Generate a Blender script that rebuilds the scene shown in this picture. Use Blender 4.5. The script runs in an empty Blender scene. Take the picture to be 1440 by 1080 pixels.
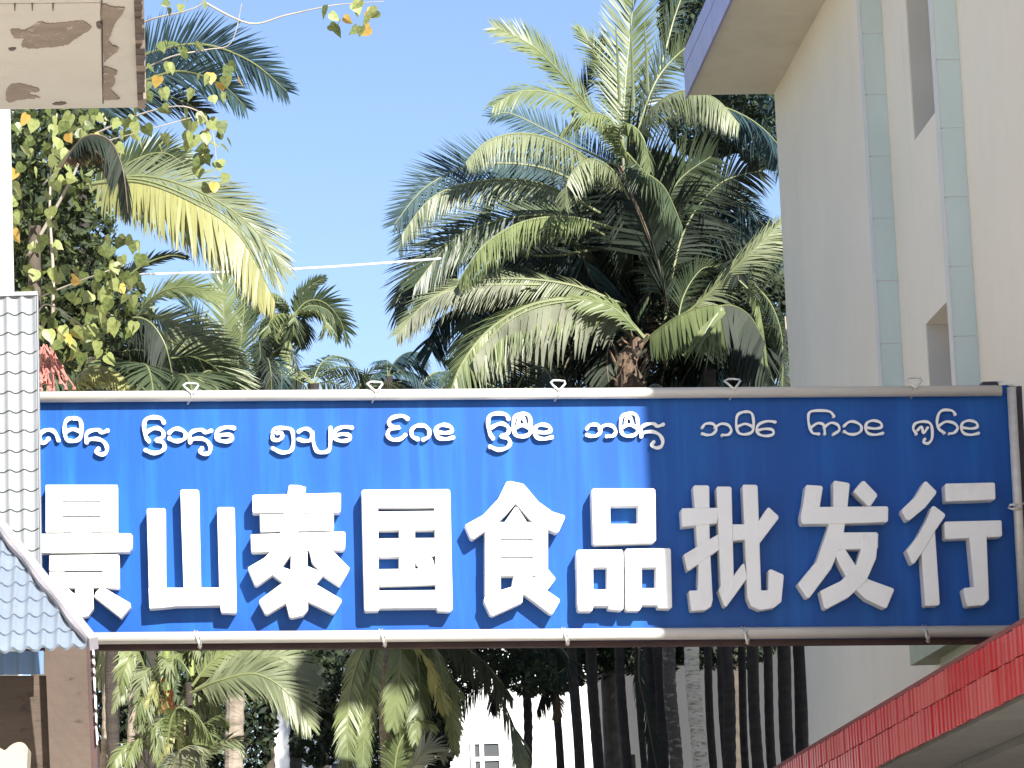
import bpy, bmesh, math, random
from mathutils import Vector as V, Matrix
random.seed(7)
R = math.radians
sc = bpy.context.scene
COL = sc.collection

# ------------------------------------------------------------------ camera
CAMZ = 1.6
F_PX = 5000.0
cam_d = bpy.data.cameras.new('camera')
cam_d.sensor_width = 36.0
cam_d.lens = 36.0 * F_PX / 1440.0
cam_d.clip_end = 2000
cam = bpy.data.objects.new('camera', cam_d); COL.objects.link(cam)
ROT = Matrix.Rotation(R(-4.57946), 3, 'Z') @ Matrix.Rotation(R(90 + 10.47524), 3, 'X') @ Matrix.Rotation(R(-2.29061), 3, 'Z')
cam.matrix_world = Matrix.Translation((0, 0, CAMZ)) @ ROT.to_4x4()
sc.camera = cam

# ------------------------------------------------------------------ sky and sun
SUN = V((0.43, -1.0, 0.70)).normalized()
sun_el = math.asin(SUN.z)
w = bpy.data.worlds.new('World'); sc.world = w; w.use_nodes = True
nt = w.node_tree; bg = nt.nodes['Background']
sky = nt.nodes.new('ShaderNodeTexSky'); sky.sky_type = 'NISHITA'; sky.sun_disc = False
sky.sun_elevation = sun_el
sky.sun_rotation = math.atan2(SUN.x, SUN.y)
sky.air_density = 1.0; sky.dust_density = 0.6; sky.ozone_density = 3.2; sky.altitude = 500
tint = nt.nodes.new('ShaderNodeMix'); tint.data_type = 'RGBA'; tint.blend_type = 'MULTIPLY'; tint.inputs[0].default_value = 1
tint.inputs[7].default_value = (1.07, 0.985, 1.0, 1)
nt.links.new(sky.outputs[0], tint.inputs[6]); nt.links.new(tint.outputs[2], bg.inputs[0]); bg.inputs[1].default_value = 0.078
sd = bpy.data.lights.new('sun', 'SUN'); sd.energy = 5.0; sd.angle = R(0.5); sd.color = (1, 0.965, 0.90)
so = bpy.data.objects.new('sun', sd); COL.objects.link(so); so.location = (10, -20, 30)
so.rotation_euler = SUN.to_track_quat('Z', 'Y').to_euler()
sc.view_settings.view_transform = 'Standard'; sc.view_settings.look = 'None'
sc.view_settings.exposure = 1.34; sc.view_settings.gamma = 1.0
sc.view_settings.use_curve_mapping = False

# ------------------------------------------------------------------ helpers
CO = V((0, 0, CAMZ))
def ray(px, py): return ROT @ V(((px - 720) / F_PX, (540 - py) / F_PX, -1))
def at(px, py, Y):            # surveyed point at street depth Y
    d = ray(px, py); return CO + d * (Y / d.y)
def atX(px, py, X):
    d = ray(px, py); return CO + d * (X / d.x)
def atZ(px, py, Z):
    d = ray(px, py); return CO + d * ((Z - CAMZ) / d.z)

def tag(o, label=None, cat=None, group=None, kind=None):
    if label: o['label'] = label
    if cat: o['category'] = cat
    if group: o['group'] = group
    if kind: o['kind'] = kind
    return o
def empty(name, loc, label, cat, group=None):
    o = bpy.data.objects.new(name, None); COL.objects.link(o); o.location = loc
    o.empty_display_size = .2
    bpy.context.view_layer.update() if False else None
    o.matrix_world = Matrix.Translation(loc)
    return tag(o, label, cat, group)
def link(name, me, parent=None):
    o = bpy.data.objects.new(name, me); COL.objects.link(o)
    if parent is not None:
        o.parent = parent
        if parent.type == 'EMPTY': o.matrix_parent_inverse = Matrix.Translation(-V(parent.location))
    return o
class MB:
    def __init__(s): s.v = []; s.f = []; s.m = []
    def add(s, vs, fs, m=0):
        b = len(s.v); s.v += [tuple(q) for q in vs]; s.f += [tuple(b + i for i in f) for f in fs]; s.m += [m] * len(fs)
    def quadbox(s, a, b, c, d, off, m=0):   # prism from quad abcd pushed by vector off
        p = [V(q) for q in (a, b, c, d)]; q = [x + off for x in p]
        s.add(p + q, [(0, 3, 2, 1), (4, 5, 6, 7), (0, 1, 5, 4), (1, 2, 6, 5), (2, 3, 7, 6), (3, 0, 4, 7)], m)
    def prism(s, pts, off, m=0):
        n = len(pts); p = [V(q) for q in pts]; q = [x + off for x in p]
        s.add(p + q, [tuple(range(n)), tuple(range(2 * n - 1, n - 1, -1))] + [(i, n + i, n + (i + 1) % n, (i + 1) % n) for i in range(n)], m)
    def box(s, x0, x1, y0, y1, z0, z1, m=0):
        s.quadbox((x0, y0, z0), (x1, y0, z0), (x1, y1, z0), (x0, y1, z0), V((0, 0, z1 - z0)), m)
    def tube(s, pts, rad, n=6, m=0, caps=True):
        pts = [V(p) for p in pts]; N = len(pts)
        if not hasattr(rad, '__len__'): rad = [rad] * N
        vs = []; prev = None
        for i, p in enumerate(pts):
            t = (pts[min(i + 1, N - 1)] - pts[max(i - 1, 0)]).normalized()
            a = prev if prev is not None else (V((0, 0, 1)) if abs(t.z) < .9 else V((1, 0, 0)))
            u = t.cross(a).normalized(); v2 = t.cross(u).normalized(); prev = u.cross(t).normalized() if False else a
            for k in range(n):
                g = 2 * math.pi * k / n; vs.append(p + (u * math.cos(g) + v2 * math.sin(g)) * rad[i])
        fs = [(i * n + k, i * n + (k + 1) % n, (i + 1) * n + (k + 1) % n, (i + 1) * n + k) for i in range(N - 1) for k in range(n)]
        if caps: fs += [tuple(range(n - 1, -1, -1)), tuple((N - 1) * n + k for k in range(n))]
        s.add(vs, fs, m)
    def mesh(s, name, mats, smooth=False, fix=True):
        me = bpy.data.meshes.new(name); me.from_pydata(s.v, [], s.f)
        for mt in (mats if isinstance(mats, (list, tuple)) else [mats]): me.materials.append(mt)
        me.polygons.foreach_set('material_index', s.m)
        if smooth: me.polygons.foreach_set('use_smooth', [True] * len(s.f))
        if fix:
            bm = bmesh.new(); bm.from_mesh(me); bmesh.ops.recalc_face_normals(bm, faces=bm.faces); bm.to_mesh(me); bm.free()
        me.update(); return me
    def build(s, name, mats, parent=None, smooth=False, fix=True):
        return link(name, s.mesh(name, mats, smooth, fix), parent)

# ------------------------------------------------------------------ materials
def mat(name, col, rough=.7, noise=None, bump=None, var=.25, scale=6, metal=0, spec=.5, stretch=(1, 1, 1), col2=None, trans=0, detail=6):
    m = bpy.data.materials.new(name); m.use_nodes = True; t = m.node_tree; n = t.nodes; L = t.links
    b = n['Principled BSDF']; b.inputs['Roughness'].default_value = rough; b.inputs['Metallic'].default_value = metal
    b.inputs['Specular IOR Level'].default_value = spec
    c2 = col2 or tuple(max(0, c * (1 - var)) for c in col)
    tc = n.new('ShaderNodeTexCoord'); mp = n.new('ShaderNodeMapping'); mp.inputs['Scale'].default_value = stretch
    L.new(tc.outputs['Object'], mp.inputs[0])
    nz = n.new('ShaderNodeTexNoise'); nz.inputs['Scale'].default_value = scale; nz.inputs['Detail'].default_value = detail
    L.new(mp.outputs[0], nz.inputs[0])
    rp = n.new('ShaderNodeValToRGB'); rp.color_ramp.elements[0].position = .35; rp.color_ramp.elements[1].position = .65
    rp.color_ramp.elements[0].color = (*c2, 1); rp.color_ramp.elements[1].color = (*col, 1)
    L.new(nz.outputs['Fac'], rp.inputs[0]); L.new(rp.outputs[0], b.inputs['Base Color'])
    if bump:
        n2 = n.new('ShaderNodeTexNoise'); n2.inputs['Scale'].default_value = bump[0]; n2.inputs['Detail'].default_value = 8
        L.new(mp.outputs[0], n2.inputs[0]); bp = n.new('ShaderNodeBump'); bp.inputs['Strength'].default_value = bump[1]
        bp.inputs['Distance'].default_value = .02; L.new(n2.outputs['Fac'], bp.inputs['Height']); L.new(bp.outputs[0], b.inputs['Normal'])
    if trans:
        tr = n.new('ShaderNodeBsdfTranslucent'); mx = n.new('ShaderNodeMixShader'); mx.inputs[0].default_value = trans
        hs = n.new('ShaderNodeHueSaturation'); hs.inputs['Value'].default_value = 1.3; L.new(rp.outputs[0], hs.inputs['Color'])
        L.new(hs.outputs[0], tr.inputs[0])
        L.new(b.outputs[0], mx.inputs[1]); L.new(tr.outputs[0], mx.inputs[2]); L.new(mx.outputs[0], n['Material Output'].inputs[0])
    m['rp'] = 1
    return m
def stained(m, col, scale, stretch, lo=.55, hi=.7, amt=.6, detail=8):
    """mix a second weathering colour over a mat() material"""
    t = m.node_tree; n = t.nodes; L = t.links; b = n['Principled BSDF']; src = b.inputs['Base Color'].links[0].from_socket
    tc = n.new('ShaderNodeTexCoord'); mp = n.new('ShaderNodeMapping'); mp.inputs['Scale'].default_value = stretch
    mp.inputs['Location'].default_value = (3.1, 1.7, .4)
    L.new(tc.outputs['Object'], mp.inputs[0]); nz = n.new('ShaderNodeTexNoise'); nz.inputs['Scale'].default_value = scale; nz.inputs['Detail'].default_value = detail
    nz.inputs['Roughness'].default_value = .62
    L.new(mp.outputs[0], nz.inputs[0]); mr = n.new('ShaderNodeMapRange'); mr.inputs[1].default_value = lo; mr.inputs[2].default_value = hi; mr.inputs[4].default_value = amt
    L.new(nz.outputs['Fac'], mr.inputs[0]); mx = n.new('ShaderNodeMix'); mx.data_type = 'RGBA'
    L.new(mr.outputs[0], mx.inputs[0]); L.new(src, mx.inputs[6]); mx.inputs[7].default_value = (*col, 1); L.new(mx.outputs[2], b.inputs['Base Color'])
    return m

M = {}
M['blue'] = stained(stained(mat('sign_blue_sheet', (.001, .068, .31), .42, spec=.28, var=.12, scale=2.2, stretch=(1.2, 1, .25), bump=(3, .12)),
                    (.012, .15, .46), 7, (1, 1, .06), .48, .75, .5), (.006, .035, .19), 5, (1, 1, .12), .58, .8, .45)
M['letter'] = stained(mat('letter_white_foam', (.80, .80, .79), .5, var=.04, scale=4, bump=(20, .06)), (.42, .41, .38), 6, (1, 1, .5), .55, .85, .35)
M['letter_edge'] = mat('letter_edge', (.55, .55, .53), .6, var=.15, scale=8)
M['tube'] = stained(mat('silver_painted_tube', (.62, .60, .56), .45, metal=.15, var=.12, scale=3, stretch=(.6, 6, 6)), (.30, .25, .20), 8, (.8, 5, 5), .6, .75, .5)
M['maroon'] = mat('maroon_steel', (.06, .026, .022), .6, var=.4, scale=5)
M['purple_steel'] = mat('dark_primer_steel', (.05, .04, .055), .6, var=.3, scale=8)
M['wire'] = mat('galvanised_wire', (.70, .69, .66), .4, metal=.3, var=.15, scale=30)
M['cream'] = stained(stained(mat('cream_render', (.88, .80, .665), .88, var=.06, scale=.7, bump=(25, .15)), (.78, .68, .54), .8, (1, 1, .45), .5, .72, .45), (.38, .36, .34), 34, (1, 1, .5), .67, .73, .55)
stained(M['cream'], (.70, .65, .56), 5, (1, 1, .05), .52, .8, .22)
stained(M['cream'], (.45, .42, .38), 2.2, (3, 3, .25), .66, .74, .35)
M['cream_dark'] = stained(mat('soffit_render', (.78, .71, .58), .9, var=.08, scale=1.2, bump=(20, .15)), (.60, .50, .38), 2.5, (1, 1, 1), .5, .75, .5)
M['trim'] = mat('white_trim', (.70, .69, .66), .7, var=.06, scale=5)
M['green'] = mat('pale_green_tile', (.58, .68, .66), .5, var=.07, scale=3, stretch=(1, 1, .3))
M['green_dark'] = mat('sage_render', (.42, .47, .36), .7, var=.15, scale=3)
M['purple'] = mat('lilac_tile', (.40, .35, .58), .4, var=.15, scale=3)
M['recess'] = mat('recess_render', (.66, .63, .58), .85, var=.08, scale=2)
M['glass'] = mat('dark_glass', (.04, .05, .055), .1, var=.2, scale=1)
reds = [mat('red_tile_%s' % n, c, r, var=.18, scale=5, stretch=(1, 1, .4), spec=.25) for n, c, r in (('bright', (.44, .008, .012), .3), ('dull', (.42, .03, .032), .4), ('faded', (.46, .065, .062), .5))]
M['red_core'] = mat('red_grout', (.16, .012, .012), .7)
M['conc'] = stained(mat('canopy_concrete', (.15, .145, .14), .85, var=.15, scale=2, bump=(12, .2)), (.12, .115, .11), 2, (1, 1, 1), .5, .7, .6)
M['plaster'] = stained(mat('weathered_white_plaster', (.50, .465, .42), .9, var=.08, scale=1.5, bump=(18, .25)), (.40, .36, .32), 3, (1, 1, 1), .52, .75, .6)
M['peel'] = stained(mat('bare_brown_plaster', (.25, .195, .155), .95, var=.2, scale=9, bump=(30, .4)), (.42, .36, .31), 14, (1, 1, 1), .6, .66, .8)
M['peel_dark'] = mat('rotten_edge', (.13, .10, .085), .95, var=.4, scale=20, bump=(30, .4))
M['beam'] = stained(mat('stained_shade_brown_wall', (.085, .062, .047), .92, var=.2, scale=3, stretch=(.6, 1, 3), bump=(14, .4)), (.04, .03, .022), 11, (1, 1, 1.6), .58, .70, .8)  # shade on the lower wall put into the brown; blotches are stains
M['post'] = stained(mat('stained_shade_post', (.088, .064, .050), .92, var=.15, scale=2.5, bump=(16, .4)), (.035, .025, .02), 13, (.7, 1, 1.6), .6, .68, .9)  # post's shade put into its base brown, with stains over it
M['sheet_w'] = stained(mat('pale_roof_sheet', (.25, .265, .285), .5, var=.1, scale=3), (.20, .21, .23), 6, (1, 1, .2), .5, .8, .4)
M['sheet_b'] = stained(mat('shade_blue_roof_sheet', (.165, .20, .255), .5, var=.08, scale=3), (.22, .26, .31), 6, (1, 1, .2), .5, .75, .5)  # shade on the awning slope put into its blue-grey
M['sheet_b2'] = mat('blue_roof_sheet', (.10, .17, .29), .4, var=.2, scale=3)
M['verge'] = stained(mat('grey_verge_cap', (.26, .25, .28), .5, var=.12, scale=5), (.40, .30, .20), 12, (1, 1, 1), .6, .7, .7)
M['white'] = mat('white_render', (.80, .80, .78), .8, var=.05, scale=2)
M['greywall'] = stained(mat('shade_grey_wall', (.040, .040, .041), .85, var=.12, scale=.8), (.028, .028, .028), 2, (1, 1, .3), .5, .7, .5)  # wall stands in sun; its shade is put into the dark grey
M['asphalt'] = mat('pale_concrete_road', (.50, .48, .43), .9, var=.25, scale=3, bump=(60, .3))
M['paving'] = mat('paving', (.50, .48, .43), .85, var=.2, scale=2)
M['earth'] = mat('earth', (.24, .23, .17), .95, var=.4, scale=.8)
M['cable'] = mat('pale_cable', (.75, .76, .78), .4)
def leaf(name, c, var=.3, rough=.42, trans=.22, scale=1.5, c2=None):
    dk = trans < .1
    return mat(name, c, .62 if dk else rough, var=var, scale=scale, trans=trans, spec=.22 if dk else .45, col2=c2)
LM = {
 'l': leaf('frond_light', (.185, .22, .09), c2=(.095, .125, .05)),
 'p': leaf('frond_pale', (.225, .25, .14), c2=(.12, .145, .075)),
 'g': leaf('frond_green', (.078, .105, .052), c2=(.038, .056, .028)),
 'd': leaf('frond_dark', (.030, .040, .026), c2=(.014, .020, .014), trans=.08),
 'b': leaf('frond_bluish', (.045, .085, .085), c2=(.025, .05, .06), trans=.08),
 'y': leaf('frond_yellow', (.33, .32, .12), c2=(.24, .25, .10), trans=.3),
 'w': leaf('frond_straw', (.27, .28, .20), c2=(.11, .12, .08), trans=.15),
 'r': leaf('frond_brown', (.14, .085, .045), trans=.05),
}
M['stem'] = mat('palm_rachis', (.17, .19, .075), .5, var=.2, scale=4)
M['stem_d'] = mat('palm_rachis_dark', (.14, .105, .07), .6, var=.3, scale=4)
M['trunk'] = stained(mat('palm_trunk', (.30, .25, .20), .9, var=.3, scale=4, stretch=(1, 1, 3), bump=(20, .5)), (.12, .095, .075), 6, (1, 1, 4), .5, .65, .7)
M['trunk_d'] = mat('palm_trunk_dark', (.045, .036, .03), .95, var=.4, scale=5, stretch=(1, 1, 3), bump=(20, .5))  # shade among the stems put into the bark colour
M['trunk_m'] = stained(mat('palm_trunk_mottled', (.10, .085, .07), .9, var=.3, scale=4, stretch=(1, 1, 3), bump=(20, .5)), (.30, .26, .20), 7, (1, 1, 3), .55, .62, .8)  # pale mottling over dark bark, along the whole stem
M['trunk_p'] = stained(mat('palm_trunk_sun_painted', (.72, .66, .54), .9, var=.25, scale=5, stretch=(1, 1, 5), bump=(20, .5)), (.20, .16, .12), 9, (1, 1, 5), .52, .60, .8)  # sunlight on one shaded stem, put into its bark colour
M['trunk_g'] = mat('crownshaft_green', (.24, .30, .08), .5, var=.25, scale=2, stretch=(3, 3, .6))
M['fibre'] = stained(mat('palm_fibre', (.20, .135, .09), .9, var=.4, scale=9, stretch=(2, 2, .5), bump=(20, .6)), (.10, .06, .04), 9, (2, 2, .6), .5, .6, .8)
M['bark'] = mat('bark', (.10, .08, .06), .95, var=.4, scale=8, bump=(15, .5))
M['twig'] = mat('twig', (.36, .32, .26), .8, var=.3, scale=8)
M['fruit'] = mat('fruit_red', (.50, .20, .17), .5, var=.3, scale=9)
M['fruit_o'] = mat('fruit_orange', (.52, .18, .07), .5, var=.3, scale=9)
M['tleaf_g'] = leaf('heart_leaf_green', (.14, .17, .05), trans=.25, scale=6, c2=(.07, .10, .03))
M['tleaf_l'] = leaf('heart_leaf_light', (.29, .32, .12), trans=.3, scale=6, c2=(.22, .26, .08))
M['tleaf_y'] = leaf('heart_leaf_yellow', (.62, .36, .07), trans=.3, scale=6, c2=(.5, .38, .12))
M['tleaf_d'] = leaf('leaf_dark', (.045, .062, .03), trans=.08, scale=3, c2=(.018, .028, .014))  # shade within the dense crowns partly put into this leaf colour

# ------------------------------------------------------------------ ground
g = MB(); g.add([(-600, -300, -.02), (600, -300, -.02), (600, 900, -.02), (-600, 900, -.02)], [(0, 1, 2, 3)])
tag(g.build('ground', M['earth']), kind='structure')
g = MB(); g.add([(-2.2, -60, 0), (4.2, -60, 0), (4.2, 36, 0), (-2.2, 36, 0)], [(0, 1, 2, 3)])
tag(g.build('road', M['asphalt']), kind='structure')
for x0, x1 in ((-3.4, -2.2), (4.2, 5.92)):
    g = MB(); g.box(x0, x1, -60, 36, 0, .13); tag(g.build('pavement', M['paving']), kind='structure')

# ------------------------------------------------------------------ cream building on the right
XW = 5.92
cb = empty('cream_building', (XW + 4, 28, 0), 'tall cream rendered building with green fins and lilac edged eave on the right', 'building')
Yc = atX(1110, 520, XW).y                       # far corner
eave = atX(1090.5, 128, XW); ZE = eave.z
def wy(px, py): return atX(px, py, XW).y
DEP = .42
# window columns measured on the wall face
w1a = wy(1285, 198); w1b = wy(1318, 155); z1 = (atX(1285, 198, XW).z + atX(1318, 155, XW).z) / 2
w2a = wy(1302, 455); w2b = wy(1335, 421); z2 = (atX(1302, 455, XW).z + atX(1335, 421, XW).z) / 2
ya, yb = (w1a + w2a) / 2, (w1b + w2b) / 2       # far and near jamb of the window column
zl = atX(1290, 930, XW).z
wl = MB()
XB = XW + 9
wl.quadbox((XW, Yc, 0), (XB, Yc, 0), (XB, Yc, ZE), (XW, Yc, ZE), V((0, ya - Yc, 0)))          # far pier
wl.quadbox((XW, yb, 0), (XB, yb, 0), (XB, yb, ZE), (XW, yb, ZE), V((0, 18.45 - yb, 0)))       # near pier
# bay between: solid below, between and above the openings
z2b = zl + .25
for a, b2 in ((0, z2b), (z2, z1)):
    wl.quadbox((XW, ya - .001, a), (XB, ya - .001, a), (XB, ya - .001, b2), (XW, ya - .001, b2), V((0, yb - ya + .002, 0)))
wl.build('wall', M['cream'], cb)
for a, b2 in ((z2b, z2), (z1, ZE - .3)):
    wn = MB(); wn.quadbox((XW + DEP, ya - .02, a), (XW + DEP, yb + .02, a), (XW + DEP, yb + .02, b2), (XW + DEP, ya - .02, b2), V((.04, 0, 0)))
    wo = wn.build('window', M['glass'], cb)
    fr = MB()
    for yy in (ya - .03, (ya + yb) / 2, yb + .03): fr.box(XW + DEP - .05, XW + DEP - .001, yy - .03, yy + .03, a, b2)
    for zz in (a + .03, (a + b2) / 2, b2 - .03): fr.box(XW + DEP - .047, XW + DEP - .003, yb, ya, zz - .03, zz + .03)
    fr.build('frame', M['trim'], wo)
# recess linings on the far jamb, slightly darker and greyer than the wall
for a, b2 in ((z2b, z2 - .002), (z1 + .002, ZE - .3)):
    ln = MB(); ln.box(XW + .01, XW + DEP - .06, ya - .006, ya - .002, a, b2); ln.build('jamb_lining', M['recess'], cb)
# fins
FP = .19
def fin(px, py):
    y = atX(px, py, XW - 0.0).y
    n = 0; z = 0.0; hs = []
    joint = [atX(1257, 213, XW).z, atX(1257, 118, XW).z]
    hstep = joint[1] - joint[0]; z = joint[0] - hstep * 14
    while z < ZE:
        z1_ = min(z + hstep, ZE)
        if z1_ > zl + .3:
            fb = MB(); fb.box(XW - FP, XW - .001, y, y + .13, max(z, zl + .262) + .004, z1_ - .004)
            fb.build('fin_panel', M['green'], cb)
        z += hstep
    core = MB(); core.box(XW - FP + .008, XW - .002, y + .006, y + .124, zl + .265, ZE); core.build('fin_core', M['trim'], cb)
    tr = MB(); tr.box(XW - FP - .012, XW - FP - .002, y - .004, y + .135, zl + .262, ZE - .002); tr.build('fin_edge', M['trim'], cb)
fin(1272, 545); fin(1379, 540)
# sill band under the lower window
zl -= .13
sb = MB(); sb.box(XW - .24, XW - .002, 26.2, ya + .35, zl, zl + .26); sb.build('sill_band', M['green_dark'], cb)
sb = MB(); sb.box(XW - .10, XW - .003, 26.2, ya - .25, zl - .42, zl - .001); sb.build('sill_bracket', M['green_dark'], cb)
# eave: soffit slab and lilac fascia
eL = atZ(972, 125, ZE); XE = eL.x
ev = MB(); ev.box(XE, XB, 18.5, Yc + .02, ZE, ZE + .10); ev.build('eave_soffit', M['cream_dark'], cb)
zt = CAMZ + ray(964, 60).z * (atZ(972, 125, ZE).y / ray(964, 60).y)
for k in range(24):
    y0 = 18.4 + k * (Yc - 18.36) / 24
    for a, b2 in ((0, .62), (.64, 1.0)):
        fb = MB(); fb.box(XE - .03, XE - .004, y0 + .005, y0 + (Yc - 18.36) / 24 - .005, ZE - .03 + (zt - ZE) * a, ZE - .03 + (zt - ZE) * b2)
        fb.build('fascia_tile', M['purple'], cb)
rf = MB(); rf.box(XE, XB, 18.5, Yc + .015, ZE + .101, zt); rf.build('eave_core', M['maroon'], cb)
rf = MB(); rf.box(XE + 1, XB, 18.5, Yc - .3, zt, zt + .35); rf.build('roof_slab', M['cream'], cb)

# ------------------------------------------------------------------ red tiled shop canopy
XC = 4.3
def cz(px, py): return atX(px, py, XC).z
ZT = (cz(1200, 1008) + cz(1385, 893)) / 2
ZT -= .035
ZB = (cz(1273, 1058) + cz(1435, 970)) / 2
ZM = (cz(1245, 1020) + cz(1400, 942)) / 2
cy0, cy1 = 15.0, 31.0
ca = empty('shop_canopy', (XC, 23, ZB), 'red tiled shop canopy slanting across the lower right corner', 'canopy')
c = MB(); c.box(XC + .012, XW + .3 - .31, cy0, cy1, ZB + .02, ZT - .01); c.build('core', M['red_core'], ca)
tw = .117; ntile = int((cy1 - cy0) / tw)
tm = {}
for r_, (za, zb_) in enumerate(((ZB, ZM - .004), (ZM + .004, ZT))):
    for mi in range(3):
        for h in range(2):
            b = MB(); d = .012 + .004 * h
            hw = tw / 2 - .004
            b.add([(0, -hw, za), (0, hw, za), (0, hw, zb_), (0, -hw, zb_), (-d, -hw * .6, za), (-d, hw * .6, za), (-d, hw * .6, zb_), (-d, -hw * .6, zb_)],
                  [(0, 4, 7, 3), (4, 5, 6, 7), (5, 1, 2, 6), (0, 1, 5, 4), (3, 7, 6, 2)])
            tm[(r_, mi, h)] = b.mesh('tile', reds[mi])
rr = random.Random(3)
state = 0; cnt = 0
for i in range(ntile):
    y = cy0 + tw * (i + .5)
    for r_ in range(2):
        u = y + .7 * r_
        band = math.sin(u * 1.7) + .6 * math.sin(u * 3.1 + 1) + rr.uniform(-.5, .5)
        if y > 25.6: band -= 2
        if y < 20: band -= .9
        mi = 2 if band > .3 else (1 if band > -.3 else 0)
        o = link('tile', tm[(r_, mi, rr.randrange(2))], ca)
        o.location = V((XC + .010 - rr.uniform(0, .004), y, rr.uniform(-.003, .003)))
cap = MB(); cap.box(XC - .006, XW - .01, cy0, cy1, ZT + .002, ZT + .03); cap.build('cap', M['red_core'], ca)
# underside slabs
yy = cy0
while yy < cy1 - .1:
    for xa, xb in ((XC + .05, XC + .52), (XC + .535, XW - .01)):
        p = MB(); p.box(xa, xb, yy + .008, min(yy + 2.9, cy1) - .008, ZB - .012 - (0.05 if xa > XC + .5 else 0), ZB + .018); p.build('underside_slab', M['conc'], ca)
    yy += 2.9

ca.location.z -= .027; ca.rotation_euler.x = -.0078

# ------------------------------------------------------------------ hanging sign
YS = 25.3
TH = .138
def sg(px, py, t=0): return at(px, py, YS - t)
sign = empty('shop_sign', (2.1, YS, 4.4), 'long blue hanging signboard with raised white characters above the street', 'sign')
p0, p1, p2, p3 = sg(20, 552), sg(1421, 541.5), sg(1436, 896), sg(22, 905)
pb = MB(); pb.quadbox(p0, p1, p2, p3, V((0, .05, 0))); pb.build('sign_panel', M['blue'], sign)
def tubeline(a, b, rad, name, m, t, n=12):
    q = MB(); q.tube([sg(*a, t), sg(*b, t)], rad, n); return q.build(name, m, sign, smooth=False)
def tubeseg(a, b, rad, name, m, t):
    o = tubeline(a, b, rad, name, m, t, 14)
    for p in o.data.polygons: p.use_smooth = len(p.vertices) == 4
    return o
tubeseg((20, 558.5), (1408, 549.5), .040, 'frame_tube', M['tube'], .055)
tubeseg((22, 898.5), (1420, 887.5), .043, 'frame_tube', M['tube'], .055)
tubeseg((1422, 545), (1441, 893), .034, 'frame_tube', M['tube'], .05)
b = MB(); b.quadbox(sg(18, 901), sg(1452, 890), sg(1452, 903), sg(18, 914), V((0, .09, 0))); 
bo = b.build('support_beam', M['maroon'], sign)
for o_ in (bo,): o_.location = V((0, .051, 0)) + o_.location
b = MB(); b.quadbox(sg(1429, 541), sg(1439, 541), sg(1462, 1000), sg(1452, 1000), V((0, .09, 0))); b.build('support_post', M['purple_steel'], sign).location += V((0, .052, 0))
b = MB(); b.quadbox(sg(10, 553), sg(1436, 543), sg(1436, 551), sg(10, 561), V((0, .08, 0))); b.build('support_beam', M['purple_steel'], sign).location += V((0, .06, 0))
for X_, z_ in ((-1.95, 6.4), (6.0 - .42, 6.3)):
    b = MB(); b.box(X_ - .06, X_ + .06, YS + .16, YS + .28, 0, z_ - .05); b.build('support_post', M['purple_steel'], sign)

# wire ties
def tie(pts, rad=.009):
    q = MB(); q.tube([sg(a, b_, t) for a, b_, t in pts], rad, 6); q.build('wire_tie', M['wire'], sign, smooth=True)
for x, y in ((268, 551), (527, 549), (784, 547), (1030, 545), (1285, 543)):
    j = random.uniform(-1.5, 1.5)
    tie([(x - 4, y + 17, .01), (x, y + 10, .08), (x + 2, y + 2, .105), (x - 6, y - 5, .09), (x - 10 + j, y - 9, .07), (x - 6, y - 12, .05), (x + 2, y - 12, .04), (x + 10, y - 11, .05), (x + 11, y - 8 + j, .07), (x + 6, y - 2, .10), (x + 3, y + 2, .108)], .0085)
for x, y in ((276, 896), (536, 894), (793, 892), (1046, 890), (1300, 888)):
    tie([(x - 3, y - 9, .01), (x - 1, y - 4, .10), (x + 2, y + 4, .108), (x + 4, y + 10, .09), (x + 6, y + 15, .06), (x + 3, y + 13, .03)], .009)
    tie([(x + 1, y - 9, .01), (x + 4, y - 2, .10), (x + 6, y + 8, .105), (x + 7, y + 13, .05)], .007)
tie([(1438, 708, .02), (1430, 709, .1), (1420, 710, .1), (1418, 714, .09), (1424, 716, .1), (1436, 715, .08)], .01)
tie([(1404, 537, .03), (1412, 538, .09), (1420, 541, .09), (1428, 544, .04)], .01)

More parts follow.
